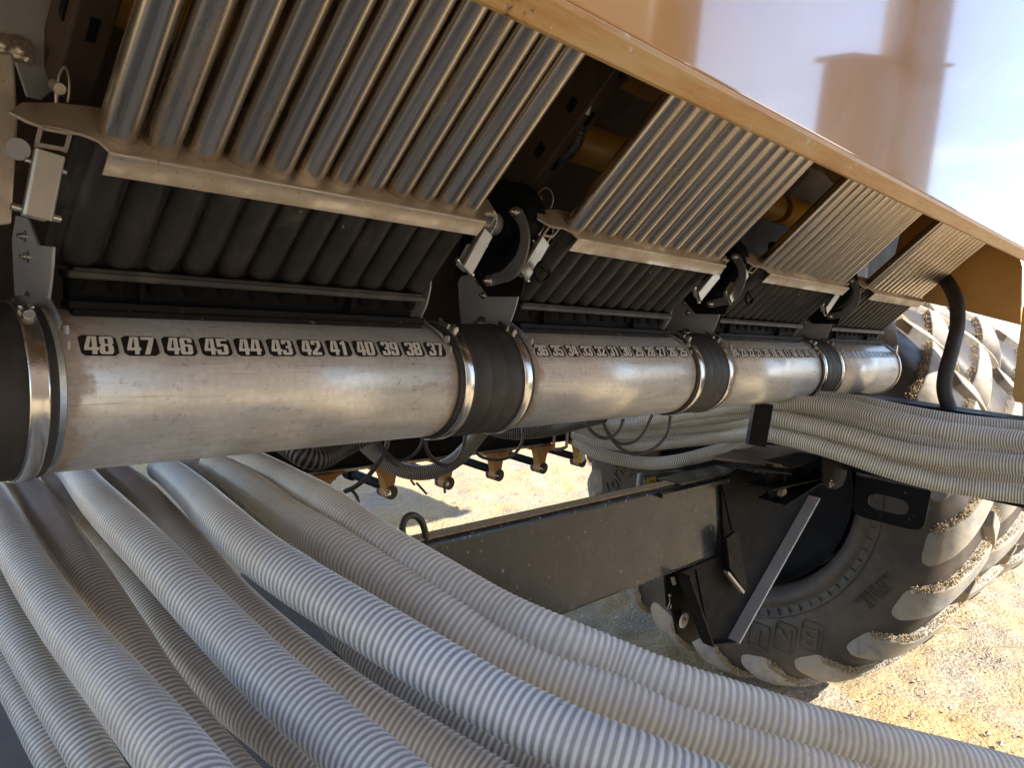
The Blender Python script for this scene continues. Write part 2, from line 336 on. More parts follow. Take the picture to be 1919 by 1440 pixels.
# ------------------------------------------------------------------ ground
def ground():
    xs=np.concatenate([[-400,-120,-40,-14],np.arange(-6,3,.5),np.arange(3,8.5,.035),np.arange(8.6,16,.3),[20,40,120,400]])
    ys=np.concatenate([[-400,-120,-40,-14,-6,-3],np.arange(-2,-.5,.25),np.arange(-.5,7.5,.035),np.arange(7.7,16,.3),[20,40,120,400]])
    X,Y=np.meshgrid(xs,ys,indexing='ij')
    rg=np.random.default_rng(3)
    Z=np.zeros_like(X)
    for k in range(46):
        a=rg.uniform(0,2*np.pi); f=rg.uniform(2,40); amp=.0045/(.6+f*.22); Z+=amp*np.sin(f*(X*np.cos(a)+Y*np.sin(a))+rg.uniform(0,6.28))*2.2
    for k in range(26):
        a=rg.uniform(0,2*np.pi); f=rg.uniform(3,14); ph=rg.uniform(0,6.28); Z+=.010/(1+f*.25)*(1-2*np.abs(np.sin(.5*(f*(X*np.cos(a)+Y*np.sin(a))+ph+1.3*np.sin(2.1*X+ph)*np.cos(1.7*Y)))))
    win=np.clip(1-np.maximum(np.abs(X-5.5)-6,0)/6,0,1)*np.clip(1-np.maximum(np.abs(Y-3)-6,0)/6,0,1)
    Z*=win; Z+=GZ
    V=np.stack([X,Y,Z],-1).reshape(-1,3); ny=len(ys)
    I=np.arange(len(xs)-1)[:,None]*ny+np.arange(ny-1)[None]; I=I.ravel()
    mb=MB(); mb.add(V,np.stack([I,I+ny,I+ny+1,I+1],1).tolist())
    tag(mb.build('ground',M['sand'],loc=(0,0,GZ)),kind='structure')
    # loose stones and clods
    mb=MB(); base=np.array([(1,0,0),(-1,0,0),(0,1,0),(0,-1,0),(0,0,1),(0,0,-1)],float); F=[(0,2,4),(2,1,4),(1,3,4),(3,0,4),(2,0,5),(1,2,5),(3,1,5),(0,3,5)]
    for k in range(9000):
        x=rg.uniform(3.0,7.5); y=rg.uniform(-.3,6.5); s=rg.uniform(.0025,.008)*(2.4 if rg.random()<.08 else 1)
        v=base*s*rg.uniform(.6,1.2,(6,1)); mb.add(v+np.array([x,y,GZ+s*.4+.004]),F,flat=True)
    tag(mb.build('loose_stones',mat('pale_stone',(.42,.37,.31),(.25,.21,.17),30,.9,.05),smooth=False),'small stones and clods scattered over the sand','stones',kind='stuff')
ground()

# ------------------------------------------------------------------ air pipe sections
import bmesh
DT=[(0,8.6),(0,9.2),(.8,10),(5.2,10),(6,9.2),(6,8.6)]; DB=[(0,1.4),(0,.8),(.8,0),(5.2,0),(6,.8),(6,1.4)]
def rc(a,b,c,d): return [(a,c),(b,c),(b,d),(a,d)]
DIG={'0':[DT,DB,rc(0,2.3,1.4,8.6),rc(3.7,6,1.4,8.6)],
'8':[DT,DB,rc(0,2.3,1.4,4.3),rc(0,2.3,5.6,8.6),rc(3.7,6,1.4,4.3),rc(3.7,6,5.6,8.6),rc(.5,5.5,4.3,5.6)],
'6':[DT,DB,rc(0,2.3,1.4,8.6),rc(3.7,6,1.4,5.0),[(2.3,4.6),(3.7,4.6),(3.7,5.0),(6,5.0),(5.3,5.9),(2.3,5.9)],rc(3.7,6,7,8.6)],
'9':[DT,DB,rc(3.7,6,1.4,8.6),rc(0,2.3,5.0,8.6),[(.7,4.1),(3.7,4.1),(3.7,5.4),(2.3,5.4),(2.3,5.0),(0,5.0)],rc(0,2.3,1.4,3)],
'3':[DT,DB,rc(3.7,6,1.4,4.3),rc(3.7,6,5.7,8.6),rc(2.2,5.5,4.3,5.7),rc(0,2.3,7,8.6),rc(0,2.3,1.4,3)],
'2':[DT,rc(3.7,6,5.8,8.6),rc(0,2.3,6.8,8.6),[(3.7,5.8),(6,5.8),(2.7,1.7),(0,1.7)],rc(0,6,0,1.7)],
'1':[[(2,0),(4.4,0),(4.4,10),(2.9,10),(.8,8.5),(.8,7),(2,7.5)]],
'4':[rc(3.3,5.4,0,10),[(1.6,10),(3.3,10),(1.9,3.7),(0,3.7)],rc(0,3.3,2.1,3.7),rc(5.4,6.2,2.1,3.7)],
'5':[rc(.2,6,8.4,10),rc(.2,2.4,4.6,8.4),[(2.4,5.2),(3.7,5.2),(3.7,4.9),(6,4.9),(5.3,6.4),(2.4,6.4)],rc(3.7,6,1.4,4.9),DB,rc(0,2.3,1.4,3)],
'7':[rc(0,6,8.3,10),[(3.7,8.3),(6,8.3),(3.7,0),(1.3,0)]]}
def digits(txt):
    bm=bmesh.new(); n=len(txt); sx=.0184/6; sy=.0300/10
    for q,ch in enumerate(txt):
        x0=(q-(n-1)/2)*.0198-.0090
        for poly in DIG[ch]:
            bm.faces.new([bm.verts.new((x0+a*sx+(b-5)*sy*.12,(b-5)*sy,0)) for a,b in poly])
    for k in range(1,8):
        bmesh.ops.bisect_plane(bm,geom=bm.verts[:]+bm.edges[:]+bm.faces[:],plane_co=(0,(k/8-.5)*.0300,0),plane_no=(0,1,0))
    bm.verts.index_update(); vs=np.array([v.co[:2] for v in bm.verts]); fs=[tuple(v.index for v in f.verts) for f in bm.faces]; bm.free()
    return vs,fs
def section(k):
    x0=.325+PITCH*k; L=.725
    hi=48-12*k
    pos=['nearest long','second','third','farthest short-looking'][k]
    rt=empty('air_pipe',(x0,CY,CZ-PR),f'{pos} grey metal air pipe section with number stickers {hi} to {hi-11}','pipe','air pipe sections')
    mb=MB(); mb.lathe([(0,PR-.006),(0,PR),(L,PR),(L,PR-.006)],(x0,CY,CZ),seg=96,closed=True)
    mb.build('pipe_wall',M['pipe'],rt)
    # seam bead at the end
    for j in range(12):
        n=hi-j; xc=x0+.044+NP*j+.0005
        b=MB(); u=np.linspace(0,1,9); 
        outline=[]
        W,H,rc=.0495,.0345,.006
        for cx,cy,a0 in ((W/2-rc,H/2-rc,0),(-W/2+rc,H/2-rc,90),(-W/2+rc,-H/2+rc,180),(W/2-rc,-H/2+rc,270)):
            for a in (0,30,60,90):
                outline.append((cx+rc*math.cos(R_(a0+a)),cy+rc*math.sin(R_(a0+a))))
        th0=R_(139.9); rr=PR+.0006
        def wrap(x,y,r): 
            a=th0-y/PR; return (xc+x,CY+r*math.cos(a),CZ+r*math.sin(a))
        # strips across so that the decal follows the curve
        ys=np.linspace(-H/2,H/2,9); V=[];F=[]
        for i,y in enumerate(ys):
            dy=max(0,abs(y)-(H/2-rc)); hx=W/2-rc+math.sqrt(max(rc*rc-dy*dy,0))
            V+=[wrap(-hx,y,rr),wrap(hx,y,rr)]
            if i: F.append((2*i-2,2*i-1,2*i+1,2*i))
        b.add(V,F); st=b.build('number_sticker',M['decal'],rt)
        vs,fs=digits(str(n))
        b=MB(); b.add([wrap(x,y,PR+.0012) for x,y in vs],fs); b.build('digits',M['digit'],st)
    return rt
for k in range(4): section(k)

def clamp(mb,mb2,x,parent=None):
    mb.lathe([(0,PR+.0055),(0,PR+.0085),(.003,PR+.0092),(.021,PR+.0092),(.024,PR+.0085),(.024,PR+.0055)],(x,CY,CZ),seg=96,closed=True)
def sleeve(x0,x1,label,left=True,right=True):
    rt=empty('rubber_sleeve',((x0+x1)/2,CY,CZ-PR-.006),label,'pipe sleeve','rubber sleeves joining the pipe sections')
    mb=MB(); prof=[(x0,PR+.0005),(x0,PR+.004),(x0+.004,PR+.0055)]
    n=5
    for i in range(1,n):
        xx=x0+(x1-x0)*i/n; prof+=[(xx-.0015,PR+.0055),(xx,PR+.0051),(xx+.0015,PR+.0055)]
    prof+=[(x1-.004,PR+.0055),(x1,PR+.004),(x1,PR+.0005)]
    mb.lathe([(a-x0,r) for a,r in prof],(x0,CY,CZ),seg=96,closed=True); mb.build('rubber_wall',M['rubber'],rt)
    for e,on in ((x0+.012,left),(x1-.036,right)):
        if not on: continue
        b=MB(); clamp(b,None,e); c=b.build('hose_clamp',M['band'],rt)
        a=R_(112); p=np.array([e+.012,CY+(PR+.013)*math.cos(a),CZ+(PR+.013)*math.sin(a)]); tdir=np.array([0,math.sin(a),-math.cos(a)])*-1
        b=MB(); b.box(p-tdir*.010,(.020,.034,.011),[(1,0,0),tdir,np.cross((1,0,0),tdir)]); b.build('screw_housing',M['band'],c,bevel=.002)
        b=MB(); b.cyl(p+tdir*.006,p+tdir*.022,.0075,14); b.cyl(p+tdir*.022,p+tdir*.024,.0062,14); b.box(p+tdir*.0245,(.010,.0016,.0014),[(1,0,0),tdir,np.cross((1,0,0),tdir)]); b.build('clamp_screw',M['chrome'],c)
sleeve(.06,.314,'thick black rubber sleeve cut by the left edge of the photo, before pipe 48',False,True)
sleeve(1.036,1.262,'widest fully visible black rubber sleeve, from sticker 37 across to sticker 36')
sleeve(1.036+PITCH,1.262+PITCH,'middle-sized black rubber sleeve, from sticker 25 across to sticker 24')
sleeve(1.036+2*PITCH,1.262+2*PITCH,'narrow-looking black rubber sleeve between stickers 13 and 12')
mb=MB(); mb.lathe([(0,PR+.001),(0,PR+.006),(.016,PR+.006),(.016,PR+.001)],(3.853,CY,CZ),seg=64,closed=True); mb.lathe([(.008,.001),(.008,PR)],(3.853,CY,CZ),seg=64)
tag(mb.build('pipe_end_cap',M['band']),'thin metal end cap closing the far end of the pipe','end cap')

# ------------------------------------------------------------------ tube banks
TD=np.array([0,-.672,.7405]); TU=np.array([0,-.7405,-.672])   # tube axis, and towards the viewer
TR=.0247; T0=np.array([0,1.0785,.164])
def tube_bank():
    rt=empty('tube_bank',(.66,1.05,.12),'nearest bank of twelve thick stained steel tubes standing in their collar plate','tube bank','banks of steel seed tubes')
    for j in range(12):
        x=.362+NP*j+.002
        a=T0+np.array([x,0,0])-TD*.02; b_=T0+np.array([x,0,0])+TD*.375
        mb=MB(); n=25
        mb.cyl(a,b_,TR,28,caps=False); o=mb.build('tube',M['stainless'],rt)
        mb=MB(); mb.lathe([(0,TR+.0004),(0,TR+.003),(.05,TR+.003),(.05,TR+.0004)],b_-TD*.022,TD,seg=24,closed=True); mb.build('tube_collar',M['rubber'],o)
    # collar plate with ears
    def P(x,u,d=0): return np.array([x,T0[1],T0[2]])+TU*u+TD*d
    mb=MB(); x0,x1=.345,1.008
    out=[P(.245,.0),P(.262,.012),P(.285,.02),P(.318,.016),P(.338,.024),P(x0,.040),P(x1,.040),P(x1+.012,.014),P(x1+.050,.004),P(x1+.052,-.03),P(x1+.02,-.055),P(x0,-.05),P(.30,-.04),P(.262,-.025)]
    mb.prism(out,-TD*.004); pl=mb.build('collar_plate',M['plate'],rt,bevel=.001)
    mb=MB(); nseg=5; prof=[]
    for i in range(nseg+1):
        a=math.pi/2*i/nseg; prof.append((.040+.004*math.sin(a),-.004+ .004*math.cos(a)))
    prof.append((.044,-.036)); L=[]
    V=[];F=[]
    for xx,kk in ((x0,0),(x1,1)):
        for (u,d) in prof: V.append(P(xx,u,d))
    n=len(prof)
    for i in range(n-1): F.append((i,i+1,n+i+1,n+i))
    # give it thickness with a back sheet
    for xx in (x0,x1):
        for (u,d) in prof: V.append(P(xx,u-.003,d-.001 if d>-.005 else d))
    for i in range(n-1): F.append((2*n+i,3*n+i,3*n+i+1,2*n+i+1))
    F.append((n-1,2*n-1+0,4*n-1,3*n-1)); 
    mb.add(V,F); mb.build('front_flange',M['plate'],pl)
    # latch tabs punched out of the ears
    for xa,s in ((.292,1),(x1+.032,-1)):
        mb=MB(); c=P(xa,.014,-.016)
        for dx in (-.016,.016): mb.box(c+np.array([dx,0,0]),(.005,.003,.034),[(1,0,0),TU,TD])
        mb.box(c+TD*.013,(.037,.003,.008),[(1,0,0),TU,TD]); mb.box(c-TD*.013,(.037,.003,.006),[(1,0,0),TU,TD])
        mb.build('latch_tab',M['plate'],pl,bevel=.001)
    return rt
banks=[tube_bank()]
bl=['','second bank of brushed steel tubes, standing above stickers 36 to 25','third bank of steel tubes, standing above stickers 24 to 13','farthest bluish bank of steel tubes, beside the black bent hose']
for k in (1,2,3):
    c=copy_tree(banks[0],off=(PITCH*k,0,0)); c['label']=bl[k]

# ------------------------------------------------------------------ ribbed rubber boots under the plates
def boot():
    rt=empty('ribbed_boot',(.66,1.2,-.07),'nearest black ribbed rubber boot, above stickers 48 to 37','rubber boot','ribbed rubber boots above the pipe')
    BR=.0268; mb=MB()
    for j in range(12):
        x=.362+NP*j+.002; c=T0+np.array([x,0,0]); s0=c-TD*.006; s1=c-TD*.205
        seg=20; prof=[(0,BR*.93),(.11,BR)]+[(.199+BR*.9*math.sin(a),BR*math.cos(a)) for a in np.linspace(0,math.pi/2*.96,7)]
        mb.lathe([(a,r) for a,r in prof],s0,-TD,seg=seg)
    c=T0-TD*.12; xm=(.362+.362+11*NP)/2
    mb.box(np.array([xm,c[1],c[2]])-TU*.010,(12*NP+.012,.034,.225),[(1,0,0),TU,TD])
    mb.build('ribbed_wall',M['boot'],rt)
    # outer skirt and lips below the ribs
    mb=MB(); xa,xb=.348,1.000
    mb.box((xm,1.222,-.0235),(xb-xa,.052,.012)); mb.box((xm,1.212,-.0155),(xb-xa-.012,.034,.006)); mb.build('skirt_lip',M['boot'],rt,bevel=.003)
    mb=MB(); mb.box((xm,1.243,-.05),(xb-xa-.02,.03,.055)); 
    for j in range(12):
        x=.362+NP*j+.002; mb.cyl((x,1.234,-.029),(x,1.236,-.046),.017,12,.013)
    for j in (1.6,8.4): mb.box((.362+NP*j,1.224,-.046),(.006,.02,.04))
    mb.build('recess_wall',M['dark'],rt)  # near-black colour stands in for the shadow inside the recess
    mb=MB(); mb.box((xm,1.212,-.0665),(xb-xa,.036,.012)); mb.box((xm,1.204,-.0775),(xb-xa-.01,.018,.010)); mb.build('base_rail',M['black'],rt,bevel=.002)
    return rt
b0=boot(); bb=['','black ribbed rubber boot behind the second collar plate, above stickers 36 to 25','black ribbed rubber boot above stickers 24 to 13','farthest black ribbed rubber boot, above stickers 12 to 1']
for k in (1,2,3):
    c=copy_tree(b0,off=(PITCH*k,0,0)); c['label']=bb[k]

# ------------------------------------------------------------------ bracket plates straddling the pipe ends
def yzplate(x,poly,t=.004): return MB().prism([(x,y,z) for y,z in poly],(t,0,0))
def saddle(a0,a1,r=PR+.0015,n=7): return [(CY+r*math.cos(R_(a)),CZ+r*math.sin(R_(a))) for a in np.linspace(a0,a1,n)]
PL=[(1.205,-.060),(1.196,-.035),(1.190,-.012),(1.187,.012),(1.255,.013),(1.312,.052),(1.375,.056),(1.395,.02),(1.385,-.03),(1.37,-.085)]+saddle(45,128,n=9)+[(1.150,-.088),(1.178,-.072)]
def bracket(first):
    rt=empty('pipe_bracket',(1.25,1.25,-.08),'large grey steel bracket plate rising where sticker 37 ends and 36 begins','bracket','steel bracket plates on the pipe')
    yzplate(1.262,PL).build('bracket_plate',M['bracket'],rt,bevel=.0008)
    PR2=[(1.236,-.060),(1.222,-.035),(1.214,.0),(1.214,.016),(1.24,.02),(1.29,.012),(1.31,-.03),(1.30,-.08)]+saddle(60,135,n=8)+[(1.17,-.088),(1.215,-.072)]
    yzplate(1.022,PR2).build('gusset_plate',M['bracket'],rt,bevel=.0008)
    for c_,s_ in (((1.268,1.143,-.098),(.012,.012,.016)),((1.268,1.132,-.118),(.010,.006,.016)),((1.020,1.146,-.098),(.010,.012,.016)),((1.020,1.134,-.118),(.008,.006,.016))):
        MB().box(c_,(s_[0]*.4,s_[1],s_[2]*.8)).build('clamp_tab',M['bracket'],rt,bevel=.001)
    for p_,r_ in (((1.262,1.318,.025),.006),((1.262,1.302,-.005),.006),((1.262,1.30,-.072),.011)):
        bolt(MB_:=MB(),p_,(-1,0,0),r_,r_); MB_.build('bracket_bolt',M['chrome'],rt)
    return rt
br=bracket(True)
bl2=['medium grey steel bracket plate rising where sticker 25 ends and 24 begins','small-looking grey steel bracket plate between stickers 13 and 12']
for k in (1,2):
    c=copy_tree(br,off=(PITCH*k,0,0)); c['label']=bl2[k-1]
c=copy_tree(br,off=(-PITCH,0,0)); c['label']='blurred bluish-grey steel bracket plate at the left edge above the first sleeve'
# last gusset at the far end
rt=empty('pipe_bracket',(3.84,1.2,-.08),'rusty little bracket plate at the far end of the last pipe','bracket','steel bracket plates on the pipe')
yzplate(3.842,[(1.236,-.060),(1.222,-.035),(1.214,.03),(1.25,.035),(1.30,.012),(1.31,-.03),(1.30,-.08)]+saddle(60,135,n=8)+[(1.17,-.088),(1.215,-.072)]).build('bracket_plate',M['bracket'],rt)
MB().box((3.852,1.145,-.095),(.012,.014,.04)).build('clamp_tab',M['band'],rt,bevel=.001)

# ------------------------------------------------------------------ latches and shut-off flanges
def latch(tl,tr,bl_,br_,Y,label,side):
    A=[at(*p,Y=Y) for p in (tl,tr)]; B=[at(*p,Y=Y) for p in (bl_,br_)]
    return A,B
def toggle(xc,top,bot,wd,label,group='toggle latches',hook=True):
    """stamped channel lever; top and bot are (x,y,z) of the lever ends"""
    top=np.array(top); bot=np.array(bot); d=top-bot; L=np.linalg.norm(d); d/=L; xx=np.array([1.,0,0]); xx-=d*xx.dot(d); xx/=np.linalg.norm(xx); n=np.cross(xx,d)
    if n[1]>0: n=-n
    rt=empty('toggle_latch',tuple(bot),label,'latch',group)
    mb=MB(); h=wd/2; sec=[(-h,-.012),(-h,-.003),(-h+.003,0),(h-.003,0),(h,-.003),(h,-.012),(h-.0015,-.012),(h-.0015,-.0035),(h-.0035,-.0015),(-h+.0035,-.0015),(-h+.0015,-.0035),(-h+.0015,-.012)]
    poly=[bot+xx*a+n*b for a,b in sec]; mb.prism(poly,d*L); mb.build('lever',M['latch'],rt,bevel=.0007)
    mb=MB(); mid=bot+d*L*.25-n*.01
    mb.box(bot+d*L*.32-n*.020,(wd*.75,.016,.05),[xx,n,d]); mb.box(bot+d*L*.5-n*.016,(wd*.5,.006,L*.8),[xx,n,d]); mb.build('pivot_block',M['bracket'],rt,bevel=.001)
    mb=MB(); p=bot+d*L*.08-n*.014; mb.cyl(p-xx*(h+.010),p+xx*(h+.010),.0045,12); mb.build('pivot_pin',M['chrome'],rt); mb=MB(); p=bot+d*L*.8-n*.012; mb.cyl(p-xx*(h+.006),p+xx*(h+.006),.003,12)
    mb.build('pivot_pin',M['chrome'],rt)
    if hook:
        mb=MB(); a=top-n*.012; 
        mb.tube([a+xx*(h*.9),a+xx*h*.9+d*.03,a+xx*h*.4+d*.045,a-xx*h*.4+d*.045,a-xx*h*.9+d*.03,a-xx*h*.9],.0022,8,.004)
        mb.build('hook_loop',M['chrome'],rt)
    return rt
YL=1.075
lt=[('near left toggle latch with its bright lever by the photo edge',(68,283),(125,288),(48,405),(97,412),1.0),
    ('bright toggle latch left of the round black flange above sticker 37',(905,433),(927,437),(866,506),(888,509),YL),
    ('bright toggle latch right of the round black flange above sticker 36',(1013,449),(1034,452),(972,516),(995,519),YL),
    ('small toggle latch at the right end of the second collar plate',(1341,512),(1354,514),(1307,556),(1316,558),YL),
    ('small toggle latch at the left end of the third collar plate',(1397,510),(1406,512),(1365,562),(1374,563),YL),
    ('tiny toggle latch at the right end of the third collar plate',(1569,549),(1576,551),(1547,583),(1552,584),YL)]
for lab,a,b_,c,d,Y in lt:
    A,B=at(*a,Y=Y),at(*b_,Y=Y); C,Dd=at(*c,Y=Y),at(*d,Y=Y); wd=max(.022,min(.034,abs(B[0]-A[0])))
    toggle(0,(A+B)/2,(C+Dd)/2,wd,lab,hook=not lab.startswith('near'))

M['arm']=mat('grey_link_arm',(.15,.15,.155),(.10,.10,.105),8,.45,.1,.2,None,dust=(.2,.17,.14),dlo=.6,dhi=.9)
def flange(label):
    rt=empty('shutoff_flange',(1.13,1.2,.02),label,'flange','round black flanges between the boots')
    c=np.array([1.175,1.185,.150]); mb=MB()
    mb.lathe([(.05,.0),(.0,.0),(0,.022),(-.006,.022),(-.006,.034),(0,.036),(0,.060),(-.008,.062),(-.008,.092),(.0,.096),(.05,.096)],c,seg=48); mb.build('flange_disc',M['dark'],rt)
    mb=MB(); mb.lathe([(-.055,.001),(-.055,.014),(-.03,.014),(-.03,.024),(-.007,.024)],c,seg=32); mb.build('hub',M['bracket'],rt)
    # black backing plate
    mb=MB(); X=1.235; poly=[at(*p,X=X) for p in [(850,520),(884,512),(914,556),(975,556),(985,520),(1010,430),(1000,385),(940,375),(880,400),(860,460)]]; mb.prism(poly,(.006,0,0)); mb.build('backing_plate',M['black'],rt)
    # curved link arm
    X=1.13; cl=[(968,398),(979,420),(983,446),(979,470),(970,492),(950,514),(918,526)]; w_=[.013,.011,.012,.014,.017,.012,.012]
    P=spline([at(*p,X=X) for p in cl],.006); n=len(P); T=np.gradient(P,axis=0); T/=np.linalg.norm(T,axis=1)[:,None]
    ww=np.interp(np.linspace(0,1,n),np.linspace(0,1,7),w_); S=np.cross(T,(1,0,0)); S/=np.linalg.norm(S,axis=1)[:,None]
    mb=MB(); mb.prism(list(P+S*ww[:,None])+list((P-S*ww[:,None])[::-1]),(.005,0,0)); mb.build('link_arm',M['arm'],rt,bevel=.001)
    for p in (cl[0],cl[-1]):
        mb=MB(); q=at(*p,X=X); mb.cyl(q+np.array([.0,0,0]),q-np.array([.004,0,0]),.011,18); bolt(mb,q-np.array([.004,0,0]),(-1,0,0),.008,.008); mb.build('arm_bolt',M['chrome'],rt)
    return rt
f0=flange('round black flange with curved grey link arm between stickers 37 and 36')
for k,l in ((1,'small round black flange with link arm between stickers 25 and 24'),(2,'tiny black flange with link arm between stickers 13 and 12')):
    c=copy_tree(f0,off=(PITCH*k,0,0)); c['label']=l
# black buckle loops beside each right-hand latch
for k,l in ((0,'black buckle strap loop hanging beside the latch above sticker 36'),(1,'small black buckle strap loop beside the latch above sticker 24')):
    rt_=MB(); pts=[at(*p,Y=1.06) for p in [(1012,492),(1020,505),(1030,510),(1027,520),(1017,528),(1007,522),(1003,508)]]
    P=np.array(pts)+np.array([PITCH*k,0,0]); rt_.tube(list(P)+[P[0]],.0045,8,.004)
    tag(rt_.build('buckle_loop',M['black']),l,'buckle','black buckle loops')

# ------------------------------------------------------------------ tank above
def tank():
    rt=empty('tan_tank',(1.5,1.2,.27),'big glossy tan tank overhead with a chipped bottom lip','tank')
    xa,xb=-1.6,4.45
    mb=MB(); prof=[(.553,.3105),(.550,1.25),(.60,1.30),(2.3,1.30),(2.3,.62),(1.30,.50)]
    prof=[(.553,.3105),(.550,1.70),(.60,1.75),(2.3,1.75),(2.3,.55),(.80,.55),(.62,.335)]
    mb.prism([(xa,y,z) for y,z in prof],(xb-xa,0,0)); mb.build('tank_wall',M['tan'],rt,bevel=.004,seg=3)
    mb=MB(); mb.prism([(xa,y,z) for y,z in [(.5505,.3095),(.5515,.302),(.567,.2785),(.572,.2765),(.60,.30),(.62,.334)]],(xb-xa,0,0)); mb.build('bottom_lip',M['lip'],rt,bevel=.0015)
    return rt
def lip_mat():
    m,t,b=newmat('chipped_lip_paint'); v=OC(t)
    base=mix(t,rng(t,noise(t,v,3,6,.65,(1.5,6,6)),.35,.65),(.56,.29,.075),(.46,.235,.065))
    dust=rng(t,noise(t,v,6,8,.75,(.6,6,6)),.42,.62); base=mix(t,math_(t,'MULTIPLY',dust,.8),base,(.62,.44,.22))
    prim=rng(t,noise(t,v,11,8,.8),.60,.63); base=mix(t,prim,base,(.66,.60,.50))
    rust=rng(t,noise(t,v,9,8,.8),.64,.67); base=mix(t,rust,base,(.13,.07,.035))
    t.links.new(base,b.inputs['Base Color']); b.inputs['Roughness'].default_value=.38; setbump(t,b,noise(t,v,14,6,.7),.25,.002); return m
M['lip']=lip_mat(); tank()
mb=MB(); mb.prism([(-1.8,y,z) for y,z in [(2.4,.6),(2.35,3.6),(2.6,3.85),(3.6,3.85),(3.8,3.6),(3.8,.9),(3.2,.5)]],(7.5,0,0))  # unseen mass added to throw shade on the far ground
tag(mb.build('rear_shade_mass',M['tanflat'],bevel=.02),'tall tan mass added behind the overhanging tank to shade the far ground','tank')
# dusty frame panels seen in the gaps between the tube banks
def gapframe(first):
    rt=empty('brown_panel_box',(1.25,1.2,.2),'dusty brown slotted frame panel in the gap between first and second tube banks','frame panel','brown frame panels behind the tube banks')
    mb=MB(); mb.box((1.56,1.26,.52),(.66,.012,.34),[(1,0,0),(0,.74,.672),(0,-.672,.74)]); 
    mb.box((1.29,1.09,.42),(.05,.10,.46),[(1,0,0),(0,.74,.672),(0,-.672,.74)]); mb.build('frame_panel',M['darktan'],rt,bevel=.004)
    c=np.array([1.29,1.09,.42])
    for s in (-.12,0.0,.12):
        p=c+TU*.0505+TD*s; q=np.array([-.0008,0,0])
        MB().box(p,(.012,.003,.034),[(1,0,0),TU,TD]).build('slot',M['dark'],rt)
        MB().box(p+np.array([-.026,0,0])-TU*.04,(.004,.020,.03),[(1,0,0),TU,TD]).build('side_slot',M['dark'],rt)
    mb=MB(); mb.cyl((.95,1.33,.42),(1.84,1.33,.42),.055,24); mb.build('cross_tube',M['yellow'],rt)
    mb=MB(); mb.box((1.15,1.36,.25),(.15,.12,.12)); mb.cyl((1.15,1.30,.305),(1.15,1.30,.33),.05,20); mb.build('motor_housing',M['bracket2'],rt,bevel=.01)
    return rt
M['bracket2']=mat('dusty_motor_grey',(.07,.065,.06),(.05,.045,.04),6,.6,.1,0,None,dust=(.17,.13,.10),dlo=.5,dhi=.9)
g0=gapframe(1)
for k,l in ((1,'dusty brown slotted frame panel in the gap between second and third tube banks'),(2,'dusty brown slotted frame panel in the gap between third and fourth tube banks'),(-1,'brown frame panel in the dark gap left of the nearest tube bank')):
    c=copy_tree(g0,off=(PITCH*k,0,0)); c['label']=l
# dark back panel of the meter box
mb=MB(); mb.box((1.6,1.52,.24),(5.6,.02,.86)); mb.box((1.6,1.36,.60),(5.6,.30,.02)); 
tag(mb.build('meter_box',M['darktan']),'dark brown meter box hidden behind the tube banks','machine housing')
mb=MB(); mb.box((4.9,1.52,.42),(1.0,.02,.5)); tag(mb.build('shade_end_panel',M['dark']),'end panel painted black for shade, behind the farthest tube bank','panel')  # sun reaches this panel; its black colour stands in for shade
# black loom in the first gap + paper tag
mb=MB(); pts=[at(*p,X=1.30) for p in [(1048,178),(1068,190),(1083,215),(1088,245),(1075,278),(1048,300),(1010,315),(965,322),(940,318)]]
mb.tube(pts,.0125,14,.0025,.0013,.0075); tag(mb.build('wiring_loom',M['loom']),'black corrugated wiring loom curving through the first gap','hose')
lab=empty('paper_tag',tuple(at(1095,215,X=1.29)),'curled white paper tag printed CONTROL VALVE in the dark gap','tag')
T_=[at(*p,X=1.27) for p in [(1079,178),(1087,168),(1113,168),(1111,185),(1103,216),(1091,211),(1077,190)]]
MB().prism(T_,(.0012,0,0)).build('paper_sheet',M['paper'],lab,bevel=0)
def text3(body,size,origin,xdir,ydir,m_,name,parent,depth=.001,offset=0,width=None,shear=0):
    cu=bpy.data.curves.new('t','FONT'); cu.body=body; cu.size=size; cu.align_x='CENTER'; cu.align_y='CENTER'; cu.extrude=depth/2; cu.offset=offset; cu.resolution_u=3; cu.shear=shear
    to=bpy.data.objects.new('t',cu); COL.objects.link(to); bpy.context.view_layer.update()
    me=bpy.data.meshes.new_from_object(to.evaluated_get(bpy.context.evaluated_depsgraph_get())); bpy.data.objects.remove(to)
    vs=np.array([v.co[:] for v in me.vertices]); fs=[tuple(p.vertices) for p in me.polygons]; bpy.data.meshes.remove(me)
    if width: vs[:,0]*=width/(vs[:,0].max()-vs[:,0].min())
    x=np.array(xdir,float); x/=np.linalg.norm(x); y=np.array(ydir,float); y/=np.linalg.norm(y); z=np.cross(x,y)
    V=np.asarray(origin)+vs[:,:1]*x+vs[:,1:2]*y+vs[:,2:3]*z
    mb=MB(); mb.add(V,fs,flat=True); return mb.build(name,m_,parent,smooth=False)
a_=at(1094,206,X=1.2690); b_=at(1103,176,X=1.2690)
text3('RPM',.007,at(1090,200,X=1.2690),b_-a_,at(1085,190,X=1.269)-at(1097,190,X=1.269),M['ink'],'printing',lab,.0004)
text3('CONTROL VALVE',.007,at(1101,195,X=1.2690),b_-a_,at(1085,190,X=1.269)-at(1097,190,X=1.269),M['ink'],'printing',lab,.0004)
